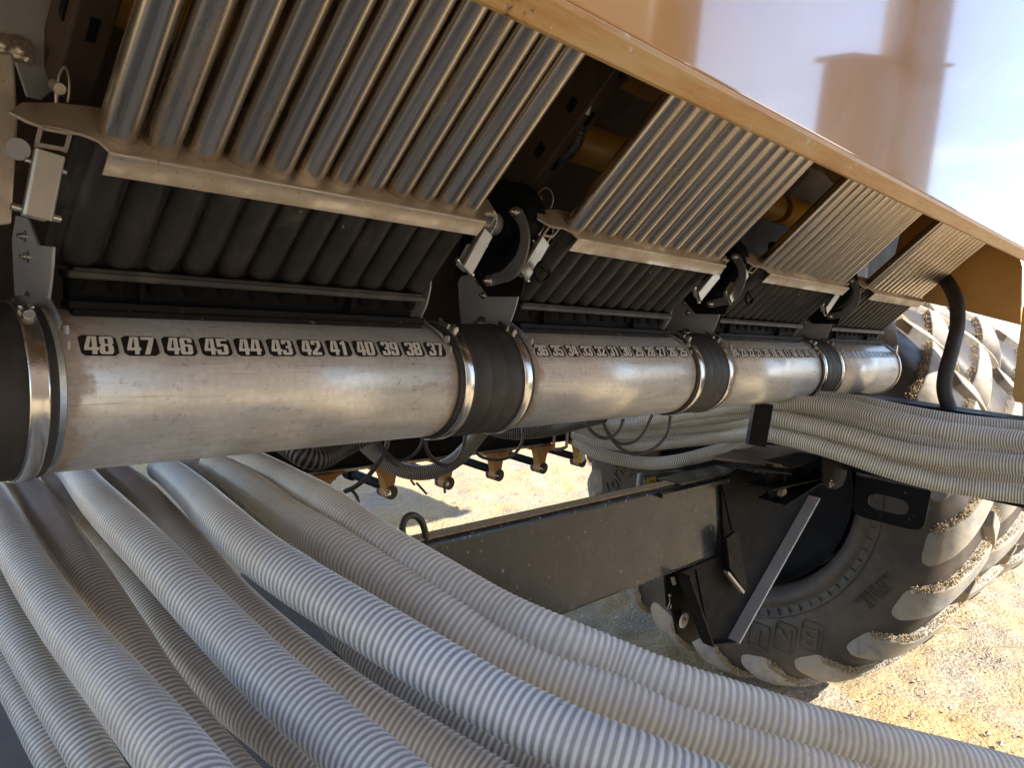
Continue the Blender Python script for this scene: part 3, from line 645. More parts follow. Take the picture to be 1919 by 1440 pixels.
# quick pins with wire loops
for k,l in ((0,'lock pin with thin wire loop left of the nearest tube bank'),(1,'lock pin with thin wire loop left of the second tube bank')):
    rt=empty('lock_pin',(.33+PITCH*k,1.13,.2),l,'lock pin','lock pins with wire loops')
    o=np.array([PITCH*k,0,0]); X=1.255
    mb=MB(); mb.tube([at(*p,X=X)-np.array([PITCH,0,0])+o for p in [(1004,375),(1012,358),(1026,352),(1036,365),(1036,380),(1031,391)]],.0014,6,.004); mb.build('wire_loop',M['plate'],rt)
    mb=MB(); a=at(997,367,X=X)-np.array([PITCH,0,0])+o; b=at(1012,374,X=X)-np.array([PITCH,0,0])+o; mb.cyl(a,b,.0075,12); mb.cyl((a+b)/2,(a+b)/2+np.array([0,0,-.03]),.003,8); mb.build('pin_head',M['plate'],rt)

# ------------------------------------------------------------------ far-left support plates (blurred, at the photo's top left corner)
rt=empty('support_bracket',tuple(at(60,230,Y=1.2)),'blurred brown-grey support plate with bolts in the top left corner','bracket')
mb=MB(); mb.prism([at(*p,Y=1.25) for p in [(-60,-60),(146,-60),(143,30),(136,125),(112,160),(78,187),(50,180),(30,120),(-60,60)]],(0,.006,0)); mb.build('support_plate',M['supp'] if 'supp' in M else M['bracket'],rt,bevel=.002)
mb=MB()
for p,r in (((36,92),.012),((52,108),.006),((108,125),.006),((4,82),.01)): bolt(mb,at(*p,Y=1.245),(0,-1,0),r,r)
mb.build('support_bolt',M['chrome'],rt)
mb=MB(); mb.prism([at(*p,Y=1.16) for p in [(-80,90),(26,98),(30,150),(34,230),(22,420),(-80,430)]],(0,.01,0)); mb.build('side_plate',M['plate'],rt,bevel=.003)
mb=MB(); q=at(20,283,Y=1.12); mb.cyl(q,q+np.array([0,-.03,0]),.009,20); mb.cyl(q+np.array([.0,-.03,0]),q+np.array([0,-.035,0]),.013,24); mb.build('pivot_boss',M['bracket'],rt)

# ------------------------------------------------------------------ far tan panel, post, black bent hose
X=4.0
mb=MB(); mb.prism([at(*p,X=X) for p in [(1660,546),(1740,568),(1800,581),(1862,597),(1914,610),(1915,500),(1880,380),(1700,380)]],(.02,0,0)); 
tag(mb.build('tyre_fender',M['tanflat'],bevel=.004),'flat tan fender panel above the big treaded tyres, behind the bent hose','fender')
mb=MB(); mb.prism([at(*p,X=3.90) for p in [(1916,575),(1914,600),(1897,742),(1903,754),(1990,764),(1990,560)]],(.03,0,0))
tag(mb.build('fender_post',M['tanflat'],bevel=.003),'tan post at the right edge beside the tyre tread','post')
rt=empty('bent_rubber_hose',tuple(at(1790,770,X=3.42)),'thick black rubber hose bending down from the farthest tube bank to the black rail','hose')
mb=MB(); pts=[at(*p,X=x_) for p,x_ in [((1700,512),3.99),((1738,509),3.97),((1770,523),3.90),((1791,562),3.75),((1794,610),3.6),((1784,655),3.48),((1772,700),3.43),((1770,735),3.42),((1782,772),3.42),((1800,800),3.42)]]
mb.tube(pts,[.031,.031,.031,.031,.030,.029,.0285,.0285,.0285,.0285],24,.006); mb.build('hose_wall',M['rubber'],rt)

# ------------------------------------------------------------------ black frame rail and plates
rt=empty('frame_rail',(3.36,.5,-.61),'long black frame rail running towards the camera under the white hose bundle','frame rail')
mb=MB(); mb.box((3.42,.20,-.30),(.20,2.1,.012)); mb.box((3.302,.2,-.45),(.008,2.1,.30)); mb.box((3.36,.20,-.606),(.13,2.1,.010)); mb.build('rail_channel',M['black'],rt,bevel=.002)
def ovals(px,py,a,b,X,n=24,rot=.0):
    c=at(px,py,X=X); out=[]
    for i in range(n):
        t=2*math.pi*i/n; y=math.copysign(abs(math.cos(t))**.55,math.cos(t))*a; z=math.copysign(abs(math.sin(t))**.8,math.sin(t))*b
        out.append((X,c[1]-y,c[2]+z))
    return out
X=3.298
o_=[]; c=at(1666,946,X=X)
for i in range(24):
    t=2*math.pi*i/24; y=math.copysign(abs(math.cos(t))**.35,math.cos(t))*.142; z=math.copysign(abs(math.sin(t))**.45,math.sin(t))*.082
    if math.sin(t)>0.05: z=.088; y=math.cos(t)/max(abs(math.cos(t)),abs(math.sin(t)))*.145
    o_.append((X,c[1]-y,c[2]+z))
mb=MB(); mb.ringprism(o_,ovals(1664,946,.078,.034,X),(.016,0,0)); mb.build('oval_hole_plate',M['black'],rt,bevel=.002)
# black beam
rt=empty('black_beam',(1.5,1.4,-.98),'dusty glossy black box beam reaching across the middle to the V bracket','beam')
Y=1.40; p0=at(800,1018,Y=Y); p1=at(1352,903,Y=Y); q1=at(1357,1038,Y=Y)
zt=-.640; zb=-.992
mb=MB(); mb.box(((1.0+p1[0]+.03)/2,Y+.03,(zt+zb)/2),(p1[0]-.97,.06,zt-zb)); mb.build('box_beam',M['beam'],rt,bevel=.018,seg=5)
mb=MB(); e=at(1350,905,Y=Y-.004); mb.box((2.66,Y+.04,zt+.004),(.45,.10,.008)); mb.box((2.55,Y-.012,zt-.02),(.5,.02,.016)); mb.build('top_strap',M['beam'],rt,bevel=.002)
mb=MB(); mb.box(((1.02+p1[0])/2,Y+.036,zt+.002),(p1[0]-1.04,.040,.005)); mb.build('dust_layer',M['soil'],rt)
# U handle on the beam
mb=MB(); mb.tube([at(*p,Y=1.42) for p in [(757,1010),(754,990),(760,972),(774,966),(788,975),(796,995),(800,1022)]],.009,10,.006)
tag(mb.build('grab_ring',M['cable']),'small dark ring handle rising behind the top white hose','handle')
# V bracket
rt=empty('v_bracket',(2.9,1.4,-1.38),'black V shaped gusset bracket hanging at the end of the black beam','bracket')
Yb=1.385
def pb(x,y,Y=Yb): return at(x,y,Y=Y)
mb=MB(); mb.prism([pb(*p) for p in [(1352,900),(1385,880),(1500,905),(1516,930),(1364,1198),(1318,1203),(1272,1075),(1357,1038)]],(0,.012,0)); mb.build('web_plate',M['dark'],rt,bevel=.002)
def strip(pts,wd,th,name,m_,parent,Y=Yb):
    mb=MB()
    for a,b in zip(pts[:-1],pts[1:]):
        A=pb(*a,Y);B=pb(*b,Y); d=B-A; L=np.linalg.norm(d); d/=L; n=np.cross(d,(0,1,0)); mb.box((A+B)/2+np.array([0,-wd/2,0]),(L,wd,th),[d,(0,1,0),n])
    return mb.build(name,m_,parent,bevel=.001)
strip([(1516,930),(1364,1198)],.055,.012,'front_flange',M['bracket'],rt)  # grey on a black bracket, painting in the light along this flange
strip([(1364,1200),(1318,1204)],.04,.010,'bottom_flange',M['black'],rt)
strip([(1318,1204),(1272,1075)],.05,.010,'rear_flange',M['black'],rt)
mb=MB(); mb.prism([pb(*p,Yb-.045) for p in [(1362,1010),(1378,997),(1384,1000),(1400,1095),(1396,1108),(1368,1066)]],(0,.012,0)); mb.build('stiffener',M['black'],rt,bevel=.002)
mb=MB(); mb.prism([pb(*p,Yb-.05) for p in [(1366,1072),(1396,1109),(1394,1114),(1364,1076)]],(0,.02,0)); mb.build('stiffener_lit_edge',M['plate'],rt)  # pale strip standing in for light caught on the edge
mb=MB(); w1=[pb(*p,Yb-.003) for p in [(1353,905),(1372,995)]]; mb.tube(w1,.004,6,.02); w1=[pb(*p,Yb-.003) for p in [(1305,1070),(1330,1200)]]; mb.tube(w1,.004,6,.02); mb.build('weld_bead',M['black'],rt)
# hinge bracket above
rt=empty('hinge_bracket',tuple(at(1470,940,Y=1.28)),'black hinge bracket with round pin above the V bracket','bracket')
Yh=1.25
arc=[(1440+0,870),(1439,920),(1444,936),(1456,946),(1470,947),(1485,943),(1545,905),(1548,880)]
mb=MB(); mb.prism([at(*p,Y=Yh) for p in arc],(0,.012,0)); mb.build('hinge_plate',M['black'],rt,bevel=.002)
mb=MB(); c=at(1461,925,Y=Yh); mb.cyl(c,c+np.array([0,-.02,0]),.023,24); mb.build('hinge_pin',M['plate'],rt,bevel=.002)
mb=MB()
for a,b in (((1444,918),(1546,895)),((1470,946),(1540,902)),((1410,880),(1480,888)),((1480,876),(1545,858))):
    A=at(*a,Y=Yh-.06);B=at(*b,Y=Yh-.06); d=B-A; L=np.linalg.norm(d); d/=L; mb.box((A+B)/2+np.array([0,.05,0]),(L,.12,.007),[d,(0,1,0),np.cross(d,(0,1,0))])
mb.build('hinge_flange',M['black'],rt,bevel=.001)
mb=MB(); 
for x in (1510,1534,1541): 
    A=at(x,868,Y=Yh-.02);B=at(x-2,896,Y=Yh-.02); MB().box((A+B)/2,(.006,.05,np.linalg.norm(B-A))).build('rib_plate',M['black'],rt,bevel=.001)
MB().box(at(1465,895,Y=Yh-.01),(.02,.03,.06)).build('pin_block',M['black'],rt,bevel=.001)
# lug plate with bolt
rt=empty('lug_plate',tuple(at(1565,915,Y=1.12)),'black rounded lug plate with a bright bolt beside the rail','plate')
mb=MB(); mb.prism([at(*p,Y=1.12) for p in [(1543,850),(1590,868),(1586,895),(1580,910),(1566,919),(1552,915),(1543,905)]],(0,.012,0)); mb.build('lug_web',M['black'],rt,bevel=.002)
mb=MB(); bolt(mb,at(1556,907,Y=1.12),(0,-1,0),.011,.009); mb.build('lug_bolt',M['chrome'],rt)
# cross plate the hoses lie on
mb=MB(); mb.prism([at(*p,Z=-.585) for p in [(1335,862),(1475,878),(1555,858),(1500,840),(1400,838)]],(0,0,.012)); mb.build
tag(mb.build('hose_tray',mat('dusty_tray_top',(.20,.15,.10),(.08,.06,.045),12,.85,.1,0,None,bump=.4),bevel=.002),'dusty black tray plate under the hose bundle','tray')
# strap hanging over hoses
rt=empty('hose_hanger',tuple(at(1420,838,D=2.75)),'black flat strap hanging in front of the white hose bundle','strap')
a=at(1432,756,D=2.78); b=at(1418,836,D=2.78); d=b-a; L=np.linalg.norm(d); d/=L; xx=np.cross(d,W2[:,2]); xx/=np.linalg.norm(xx)
mb=MB(); mb.box((a+b)/2,(.070,.008,L),[xx,np.cross(d,xx),d]); mb.build('strap_plate',M['black'],rt,bevel=.003)
mb=MB(); s=xx if xx.dot(at(1460,800,D=2.8)-a)>0 else -xx
mb.box((a+b)/2-s*.035,(.006,.04,L*.98),[xx,np.cross(d,xx),d]); mb.build('strap_flange',M['black'],rt,bevel=.001)

# ------------------------------------------------------------------ tyres
TC=np.array([4.04,1.93,-.953]); TRO=1.085
def tyre(x0,label,near=True):
    rt=empty('tractor_tyre',(x0+.35,TC[1],GZ),label,'tyre','large farm tyres on the axle')
    c=np.array([x0,TC[1],TC[2]]); W_=.78
    half=[(.20,.60),(.10,.62),(.055,.66),(.035,.70),(.045,.715),(.035,.735),(.018,.765),(.006,.85),(.002,.95),(.008,1.03),(.03,1.09),(.07,1.12),(.16,1.14),(.39,1.15)]
    prof=half+[(W_-a,r) for a,r in half[::-1][1:]]
    mb=MB(); mb.lathe(prof,c,seg=160); o=mb.build('carcass',M['tyre'],rt)
    mb=MB(); mb.lathe([(.10,.598),(.13,.59),(.20,.585),(.26,.57),(.30,.50),(.33,.30),(.36,.12),(.36,.001)],c,seg=96); 
    mb.build('rim',M['dark'],rt)  # rim coloured near black to stand for the unlit hollow
    # bead line ring and notches
    mb=MB(); mb.lathe([(.017,.758),(.012,.762),(.010,.768),(.013,.775)],c,seg=160)
    for i in range(72):
        a=2*math.pi*i/72; r=np.array([0,math.cos(a),math.sin(a)]); t_=np.cross((1,0,0),r); mb.box(c+r*.742+np.array([.024,0,0]),(.012,.035,.004),[(1,0,0),r,t_])
    mb.build('bead_ring',M['tyre'],rt)
    # lugs
    NL=20; lug=MB(); soil=MB()
    def S(u,side):
        # path from shoulder (u=0) to centre (u=1): x, base radius, normal(x,r)
        pts=np.array([(-.004,1.005),(-.010,1.06),(.015,1.125),(.065,1.165),(.17,1.185),(.30,1.195),(.43,1.20)])
        base=np.array([(.008,.985),(.010,1.03),(.035,1.075),(.08,1.105),(.17,1.13),(.30,1.14),(.43,1.142)])
        s=np.linspace(0,1,7)
        p=np.array([np.interp(u,s,pts[:,0]),np.interp(u,s,pts[:,1])]); q=np.array([np.interp(u,s,base[:,0]),np.interp(u,s,base[:,1])])
        if side: p[0]=W_-p[0]; q[0]=W_-q[0]
        return p,q
    us=np.array([0,.02,.05,.08,.11,.15,.2,.25,.3,.36,.42,.48,.55,.62,.7,.78,.85,.92,1.])
    ang0=R_(185.2)
    for side in (0,1):
        for i in range(NL):
            th=ang0+2*math.pi*i/NL+(math.pi/NL if side else 0)
            V=[]
            for u in us:
                p,q=S(u,side)
                sk=th-R_(19)*max(0,u-.12)**1.0*1.0
                hw=np.interp(u,[0,.02,.05,.1,.2,.45,1],[.045,.070,.084,.094,.098,.074,.040]); hb=hw+.02
                for (rr_,w_) in ((q[1]-.03,-hb),(p[1],-hw),(p[1],hw),(q[1]-.03,hb)):
                    xx_=q[0]+(.03 if not side else -.03)*0 if rr_<q[1] else p[0]
                    a=sk+w_/1.16
                    if u<=.2 and rr_<q[1]: xx_=q[0]+(.02 if not side else -.02)
                    V.append(c+np.array([xx_,rr_*math.cos(a),rr_*math.sin(a)]))
            F=[]
            for j in range(len(us)-1):
                b=j*4
                for m_ in range(3): F.append((b+m_,b+m_+1,b+m_+5,b+m_+4))
            F.append((0,1,2,3)[::-1]); b=(len(us)-1)*4; F.append((b,b+1,b+2,b+3))
            F.append
            lug.add(V,F,flat=True)
            # crumbly soil in the groove beside the lug
            for k in range(420 if near else 120):
                u=RNG.uniform(.10,1); p,q=S(u,side); sk=th-R_(19)*max(0,u-.12); w_=-(np.interp(u,[0,.2,1],[.092,.106,.050])+RNG.normal(0.004,.010)); a=sk+w_/1.16
                rr_=p[1]-RNG.uniform(.002,.040); s=RNG.uniform(.002,.0065)
                base=np.array([(1,0,0),(-1,0,0),(0,1,0),(0,-1,0),(0,0,1),(0,0,-1)])*s*RNG.uniform(.6,1.2,(6,1))
                soil.add(base+c+np.array([p[0],rr_*math.cos(a),rr_*math.sin(a)]),[(0,2,4),(2,1,4),(1,3,4),(3,0,4),(2,0,5),(1,2,5),(3,1,5),(0,3,5)],flat=True)
    lug.flat=[False]*len(lug.flat); lg=lug.build('tread_lugs',M['tread'],rt,bevel=.009); lg.modifiers[0].harden_normals=True; 
    so_=soil.build('caked_soil',M['soil'],rt,smooth=False); so_['kind']='stuff'
    return rt
t1=tyre(TC[0],'nearest huge black farm tyre with BKT sidewall lettering, behind the V bracket')
# sidewall lettering
for ch,(px,py) in zip('BKT',[(1520,1194),(1470,1196),(1421,1196)]):
    X=TC[0]+.002; c=at(px,py,X=X); c=np.array([X-.003,c[1],c[2]])
    W_,H_=.125,.165; tilt=R_(3)
    fx=np.array([0,1,0]); fz=np.array([0,0,-1.])
    o_=[];i_=[]
    for k in range(20):
        t=2*math.pi*k/20; cx=math.copysign(abs(math.cos(t))**.3,math.cos(t)); sz=math.copysign(abs(math.sin(t))**.3,math.sin(t))
        o_.append(c+fx*cx*W_/2+fz*sz*H_/2); i_.append(c+fx*cx*(W_/2-.006)+fz*sz*(H_/2-.006))
    fr=MB().ringprism(o_,i_,(.012,0,0)).build('letter_frame',M['emb'] if 'emb' in M else M['tyre'],t1,bevel=.001)
    text3(ch,.155,c+np.array([-.000,0,0]),fx,fz,M['tyre'],'raised_letter',t1,.004,width=.085)
for s_,dy in (('TUBELESS',0),('800/65 R 32',.03),('MADE IN INDIA',-.03)):
    c=at(1640,1112,X=TC[0]); c=np.array([TC[0]+.001,c[1],c[2]])
    d=np.array([0,-.62,-.0])+np.array([0,0,.78]); d=np.array([0,.55,-.83]); u_=np.array([0,-.83,-.55])
    text3(s_,.035,c+u_*dy,d,u_,M['tyre'],'raised_writing',t1,.008)
c=at(1150,905,X=TC[0]); text3('York',.13,np.array([TC[0]+.001,c[1],c[2]]),np.array([0,-.25,.97]),np.array([0,.97,.25]),M['tyre'],'raised_emblem',t1,.012,shear=.3)
t2=tyre(TC[0]+1.02,'second farm tyre standing just beyond the nearest tyre',False)
t3=copy_tree(t2,off=(1.05,-.05,0.0)); t3['label']='third farm tyre, farthest along the axle at the right edge'

# gauge disc and small plate under the beam
rt=empty('jack_plate',tuple(at(1275,1180,Y=1.5)),'black plate with pale round disc and hanging pin beside the V bracket','plate')
mb=MB(); mb.prism([at(*p,Y=1.50) for p in [(1245,1060),(1290,1055),(1318,1195),(1296,1205),(1270,1190),(1262,1150),(1252,1140)]],(0,.012,0)); mb.build('plate_web',M['black'],rt,bevel=.003)
mb=MB(); c=at(1281,1163,Y=1.49); mb.lathe([(0,.034),(.004,.034),(.006,.030),(.006,.018),(.003,.016),(.003,.001)],c,(0,-1,0),seg=32); mb.build('round_disc',M['paper'],rt)
mb=MB(); bolt(mb,c+np.array([0,-.004,0]),(0,-1,0),.009,.006); mb.build('disc_bolt',M['chrome'],rt)
mb=MB(); mb.prism([at(*p,Y=1.485) for p in [(1257,1083),(1264,1082),(1268,1096),(1261,1098)]],(0,.001,0)); mb.build('barcode_label',M['paper'],rt)
mb=MB(); mb.tube([at(*p,Y=1.48) for p in [(1254,1117),(1255,1130),(1251,1141),(1256,1142),(1258,1134)]],.002,6,.004); q=at(1254,1116,Y=1.48); mb.cyl(q,q+np.array([0,-.008,0]),.006,10); mb.build('hanging_pin',M['latch'],rt)
# black hydraulic cylinder with yellow label behind the beam
rt=empty('hydraulic_cylinder',tuple(at(1255,930,Y=1.75)),'black hydraulic cylinder with yellow warning sticker behind the beam','cylinder')
a=at(1195,912,Y=1.75); b=at(1420,880,Y=1.75); mb=MB(); mb.cyl(a,b,.05,24); mb.build('barrel',M['beam'],rt)
def on(p): return at(*p,Y=1.69)
st=MB().prism([on(p) for p in [(1212,897),(1229,894),(1234,925),(1217,929)]],(0,.0015,0)).build('warning_sticker',M['sticker'],rt)
MB().prism([on(p) for p in [(1229.5,894),(1235,893),(1240,924),(1234.5,925)]],(0,.0016,0)).build('sticker_border',M['ink'],rt)
mb=MB()
for x in (1219,1223,1226): 
    A=at(x,901,Y=1.6885);B=at(x+3,921,Y=1.6885); mb.tube([A,B],.0022,4,.02)
mb.build('sticker_print',M['ink'],st)
mb=MB(); q=at(1197,915,Y=1.66); mb.cyl(q,q+np.array([.0,0,.06]),.012,10); mb.build('cylinder_fitting',M['bracket'],rt)

# ------------------------------------------------------------------ drill bar with gold castings beyond
rt=empty('drill_bar',(2.6,2.8,-.86),'black toolbar beyond the pipe carrying the gold castings','toolbar')
mb=MB(); mb.box((2.25,2.92,-.745),(2.1,.20,.215)); mb.build('bar',M['black'],rt,bevel=.008)
mb=MB(); mb.box((3.9,2.92,-.79),(1.4,.14,.13)); mb.build('narrow_bar',M['black'],rt,bevel=.006)
mb=MB(); mb.box((2.25,2.805,-.845),(2.1,.02,.012)); mb.build('bar_edge',M['plate'],rt)
def unit():
    rt=empty('row_unit',(2.185,2.8,-.99),'gold casting','casting','gold castings under the toolbar')
    x=2.185; y=2.78
    pr=[(-.115,-.845),(-.10,-.862),(-.055,-.875),(-.035,-.92),(-.022,-.96),(-.028,-.985),(-.012,-1.003),(.012,-1.003),(.03,-.985),(.028,-.95),(.036,-.90),(.06,-.872),(.10,-.855),(.11,-.845)]
    mb=MB(); mb.prism([(x+a,y,b) for a,b in pr],(0,.05,0)); mb.prism([(x-.05,y-.01,-.845),(x-.045,y-.035,-.868),(x+.045,y-.035,-.868),(x+.05,y-.01,-.845)],(0,.09,0)); mb.build('casting_body',M['gold'],rt,bevel=.01,seg=3)
    mb=MB(); mb.cyl((x+.012,y-.004,-.978),(x+.012,y+.075,-.978),.034,20); mb.build('pivot_bushing',M['cable'],rt)
    mb=MB(); bolt(mb,(x-.012,y-.002,-.975),(0,-1,0),.012,.010); mb.build('pivot_bolt',M['chrome'],rt)
    mb=MB(); a=np.array([x,y+.06,-.955]); b=np.array([x-.05,y+.95,-.93]); mb.cyl(a,b,.024,12)
    for f in (.25,.45,.62,.8): mb.cyl(a+(b-a)*f,a+(b-a)*(f+.05),.036,12)
    mb.cyl(b,b+np.array([0,.06,-.02]),.05,14); mb.build('drag_arm',M['black'],rt)
    return rt
u0=unit(); ul=['gold casting nearest the fallen cable, first of the row','gold casting behind the sagging grey ribbed hose, second of the row','gold casting in the middle of the row over the sunlit sand','gold casting second from the right under the toolbar','gold casting farthest right, next to the tyre']
u0['label']=ul[0]
for k in range(1,5):
    c=copy_tree(u0,off=(.366*k,0,0)); c['label']=ul[k]
c=copy_tree(u0,off=(-.366,0,0)); c['label']='gold casting half hidden behind the top white hose'
mb=MB(); 
mb.tube([(3.38,2.795,-.70),(3.38,2.79,-.85),(3.385,2.79,-.872),(3.44,2.79,-.878),(3.495,2.79,-.872),(3.50,2.79,-.85),(3.50,2.795,-.70)],.010,10,.01)
tag(mb.build('u_bolt',M['plate']),'grey U bolt clamping the toolbar','bolt')
# reflector tag by the tyre
rt=empty('marker_tag',tuple(at(1090,868,Y=2.6)),'small white and yellow marker tag beside the tyre','marker')
MB().prism([at(*p,Y=2.6) for p in [(1087,848),(1092,842),(1097,844),(1097,862),(1090,868),(1084,866)]],(0,.004,0)).build('white_tag',M['paper'],rt)
MB().prism([at(*p,Y=2.597) for p in [(1086,853),(1090,851),(1088,868),(1083,868)]],(0,.003,0)).build('yellow_tag',M['sticker'],rt)

# ------------------------------------------------------------------ hoses
HR=.0325; PITCHH=.0094
def hose(path,label,group,m_='hose',R=HR,pitch=PITCHH,rib=.0009,k=92.0,pre=.10,seg=22,corr=.62,name='corrugated_hose'):
    pts=[]
    for (x,y,w_) in path: pts.append(at(x,y,D=k/w_*(1+((x-959.5)**2+(y-720)**2)/FPX**2)**corr))
    if pre:
        d=pts[0]-pts[1]; d/=np.linalg.norm(d); pts=[pts[0]+d*pre*.55+np.array([0,pre*.35,0])]+pts
    mb=MB(); mb.tube(pts,R,seg,pitch/5,rib,pitch); o=mb.build(name,M[m_]); tag(o,label,'hose',group); return o
G1='white corrugated hoses in the foreground'
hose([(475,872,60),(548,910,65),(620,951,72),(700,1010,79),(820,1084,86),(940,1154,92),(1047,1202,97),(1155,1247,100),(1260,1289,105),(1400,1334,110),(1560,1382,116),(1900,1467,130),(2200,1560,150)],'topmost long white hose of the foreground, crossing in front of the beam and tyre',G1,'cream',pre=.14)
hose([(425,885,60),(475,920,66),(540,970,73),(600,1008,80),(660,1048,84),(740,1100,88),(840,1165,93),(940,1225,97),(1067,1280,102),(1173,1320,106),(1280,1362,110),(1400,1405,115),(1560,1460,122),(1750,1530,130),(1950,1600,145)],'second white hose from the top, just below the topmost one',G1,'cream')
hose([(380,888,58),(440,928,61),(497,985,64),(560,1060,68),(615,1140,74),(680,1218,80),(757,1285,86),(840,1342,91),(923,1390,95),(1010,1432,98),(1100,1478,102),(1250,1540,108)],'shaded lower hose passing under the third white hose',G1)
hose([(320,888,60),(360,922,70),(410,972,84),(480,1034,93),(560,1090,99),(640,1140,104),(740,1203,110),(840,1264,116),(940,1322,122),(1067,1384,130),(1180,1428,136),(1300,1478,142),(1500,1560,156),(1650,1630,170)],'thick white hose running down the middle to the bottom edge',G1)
hose([(215,885,59),(262,925,64),(315,982,70),(365,1038,76),(440,1126,82),(520,1200,88),(608,1270,93),(675,1320,97),(772,1380,101),(872,1440,106),(970,1500,112),(1080,1570,120)],'brownish hose between the two thick middle hoses',G1,'brownhose')
hose([(140,885,64),(170,922,74),(210,965,86),(297,1053,97),(407,1170,108),(520,1283,122),(640,1387,135),(760,1490,150),(900,1610,170)],'thick white hose left of the brownish one',G1)
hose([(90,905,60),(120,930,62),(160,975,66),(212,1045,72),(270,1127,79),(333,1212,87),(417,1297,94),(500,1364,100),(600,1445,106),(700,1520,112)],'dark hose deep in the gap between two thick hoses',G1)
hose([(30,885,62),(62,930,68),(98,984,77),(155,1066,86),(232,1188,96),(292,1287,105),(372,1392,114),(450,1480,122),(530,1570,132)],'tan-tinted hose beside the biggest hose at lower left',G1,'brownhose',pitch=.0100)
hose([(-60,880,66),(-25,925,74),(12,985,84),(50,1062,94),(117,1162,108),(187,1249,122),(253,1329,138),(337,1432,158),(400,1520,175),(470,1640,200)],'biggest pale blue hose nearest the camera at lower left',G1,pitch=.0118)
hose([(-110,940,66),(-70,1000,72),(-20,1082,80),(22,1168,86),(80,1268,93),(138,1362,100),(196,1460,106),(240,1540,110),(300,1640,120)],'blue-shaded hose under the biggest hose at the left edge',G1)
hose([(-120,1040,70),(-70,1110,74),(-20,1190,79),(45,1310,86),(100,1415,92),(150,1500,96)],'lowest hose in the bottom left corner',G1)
hose([(400,905,58),(520,1010,62),(600,1090,64),(700,1190,66),(820,1290,70),(960,1380,74),(1150,1500,80)],'dark hose glimpsed deepest under the middle hoses',G1)
G2='white corrugated hoses of the far bundle'
k2=92
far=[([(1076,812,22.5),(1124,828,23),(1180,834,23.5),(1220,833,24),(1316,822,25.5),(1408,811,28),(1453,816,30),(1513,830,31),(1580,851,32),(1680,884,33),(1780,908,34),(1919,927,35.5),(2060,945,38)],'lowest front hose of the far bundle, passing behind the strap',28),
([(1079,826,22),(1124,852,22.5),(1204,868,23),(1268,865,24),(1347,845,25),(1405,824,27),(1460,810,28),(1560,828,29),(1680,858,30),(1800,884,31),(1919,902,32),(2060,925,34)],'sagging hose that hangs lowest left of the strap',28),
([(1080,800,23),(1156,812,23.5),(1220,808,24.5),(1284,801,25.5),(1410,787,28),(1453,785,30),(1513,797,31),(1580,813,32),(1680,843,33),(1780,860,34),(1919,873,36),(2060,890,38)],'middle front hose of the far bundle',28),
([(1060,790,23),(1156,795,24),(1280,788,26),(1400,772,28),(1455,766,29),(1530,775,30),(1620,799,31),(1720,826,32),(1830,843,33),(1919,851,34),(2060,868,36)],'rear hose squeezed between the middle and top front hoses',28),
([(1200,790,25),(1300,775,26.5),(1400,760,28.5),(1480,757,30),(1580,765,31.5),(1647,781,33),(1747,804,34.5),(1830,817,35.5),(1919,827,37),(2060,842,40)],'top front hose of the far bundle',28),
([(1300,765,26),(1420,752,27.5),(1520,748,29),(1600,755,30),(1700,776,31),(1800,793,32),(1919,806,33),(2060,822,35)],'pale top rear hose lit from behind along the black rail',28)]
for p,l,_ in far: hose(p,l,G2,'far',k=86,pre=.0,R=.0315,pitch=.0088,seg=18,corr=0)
hose([(905,800,26),(960,812,26),(1030,806,26),(1085,792,27),(1130,780,28)],'black ribbed hose tucked under the second pipe section','dark ribbed hoses under the pipe','bhose',.031,.010,.0016,k=92,pre=0,corr=0)
hose([(500,800,38),(545,838,40),(590,860,40),(640,838,38),(700,806,37),(740,780,36)],'black ribbed hose under the first pipe beside the topmost white hose','dark ribbed hoses under the pipe','bhose',.034,.011,.0018,k=88,pre=0,corr=0)
hose([(650,800,27),(680,830,27),(715,860,27),(755,882,27),(800,886,27),(840,872,27),(872,846,27),(905,805,27),(930,780,27)],'dusty grey ribbed hose sagging in front of the gold castings','dark ribbed hoses under the pipe','ghose',.030,.0075,.0014,k=80,pre=0,corr=0)
# cables
def cable(pts,r,label,D,m_='cable'):
    mb=MB(); mb.tube([at(x,y,D=D if len(q)==0 else q[0]) for (x,y,*q) in pts],r,8,.008); tag(mb.build('cable',M[m_]),label,'cable','dark cables hanging under the pipe')
cable([(728,815),(724,838),(712,862),(690,893),(665,913),(645,922)],.0075,'dark cable swinging down left in front of the first gold casting',2.2)
cable([(700,822),(716,842),(734,862),(750,872)],.010,'stubby cable end pointing down right beside the sagging hose',2.15)
cable([(792,815),(790,832),(778,850),(758,862),(735,866)],.005,'thin cable loop left of the sagging grey hose',2.3)
cable([(797,812),(799,840),(812,862),(835,873),(856,862),(868,840),(873,812)],.0062,'U shaped cable loop under the first sleeve',2.3)
cable([(980,803),(978,830),(962,853),(935,862),(905,858),(890,846)],.0058,'cable loop under the second clamp band',2.6)
cable([(1098,790),(1106,806),(1125,820),(1145,820),(1160,806),(1168,785)],.006,'first small cable loop in front of the far bundle',2.6)
cable([(1128,785),(1140,812),(1160,831),(1185,830),(1205,812),(1222,778)],.0055,'second cable loop in front of the far bundle',2.6)
cable([(1132,800),(1150,828),(1175,848),(1200,851),(1230,838),(1250,812),(1256,780)],.006,'widest cable loop in front of the far bundle',2.6)
cable([(655,915,3.4),(668,930,3.4),(672,945,3.4)],.008,'short dark tine pointing at the shaded gravel',3.4)
for k,(a,b) in enumerate((((780,905),(800,927)),((832,905),(834,925)),((770,900),(777,910)))):
    cable([a+(3.6,),b+(3.6,)],.006,['slanting spring tine between first and second castings','upright spring tine below the second casting','tiny spring tine left of the slanting one'][k],3.6)

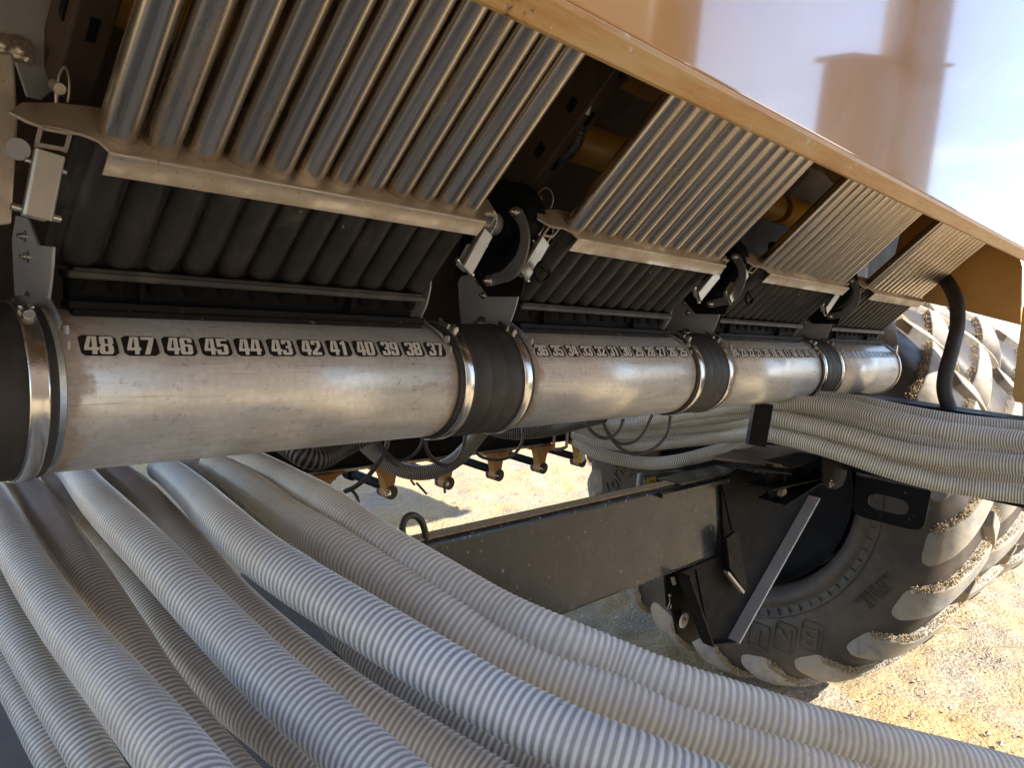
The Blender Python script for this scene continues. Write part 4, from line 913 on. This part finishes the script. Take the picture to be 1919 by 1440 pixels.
# ------------------------------------------------------------------ things below the hoses, bottom left
rt=empty('floor_grating',(.3,1.3,-1.0),'dark grey steel platform with rails below the hoses, bottom left corner','platform')
mb=MB(); mb.box((.2,.45,-1.02),(2.9,3.7,.02)); mb.build('deck',mat('dusty_deck_plate',(.13,.115,.095),(.07,.062,.052),5,.7,.1,0,None,dust=(.22,.17,.12),dlo=.5,dhi=.85,bump=.3),rt)
mb=MB(); mb.cyl((-.6,1.05,-.72),(.9,.42,-.80),.02,14); mb.box((.2,.95,-.92),(1.2,.05,.10)); mb.build('deck_rail',M['bracket'],rt)

M['blocker']=mat('pale_blocker_sheet',(.50,.48,.45),(.42,.40,.37),1.5,.5,.1,0,None,bump=.05)
# ------------------------------------------------------------------ added out of view to block the sun: hopper behind the photographer (shades the near side, mirrored in the tank)
rt=empty('sun_blocker',(0,-3,GZ),'added pale hopper standing across the aisle, seen mirrored in the glossy tank','blocker')
mb=MB(); mb.prism([(-5,y,z) for y,z in [(-2.2,.2),(-2.2,3.85),(-2.4,4.0),(-3.2,4.0),(-3.4,3.85),(-3.4,.2),(-3.1,-.35),(-2.5,-.35)]],(9.6,0,0)); mb.build('blocker_body',M['blocker'],rt,bevel=.02)
for x in (-4.8,-1.6,1.6,4.4):
    MB().box((x,-2.8,-1.15),(.14,.14,2.0)).build('leg',M['black'],rt)
# wall added out of view, shaped to mirror as the brown patch in the tank
rt=empty('reflection_wall',(28,-8.6,GZ),'tall brown wall, added only for the brown patch mirrored in the tank','wall'); rt['kind']='thing'
mb=MB(); mb.prism([(23.2,-8.3,GZ),(32.6,-8.3,GZ),(32.6,-8.3,10.0),(23.2,-8.3,7.7)],(0,-.7,0)); mb.build('wall_panel',M['darktan'],rt)
mb=MB(); mb.prism([(23.0,-8.1,7.70),(32.8,-8.1,10.08),(32.8,-8.1,10.2),(23.0,-8.1,7.85)],(0,-1.1,0)); mb.build('wall_cap',M['darktan'],rt)
rt2=empty('reflection_column',(15,-9,GZ),'added slim brown silo mirrored near the left end of the glossy tank wall','column')  # unseen, added for the narrow strip mirrored in the tank
mb=MB(); mb.lathe([(0,.001),(0,.6),(9.5,.6),(10.3,.001)],(15.0,-9,GZ),(0,0,1),seg=32); mb.build('column_body',M['darktan'],rt2)
mb=MB(); mb.cyl((30.2,-8.8,9.0),(30.2,-8.8,15),1.1,16); mb.build('pole',M['darktan'],rt)  # added for the strip mirrored above the brown patch
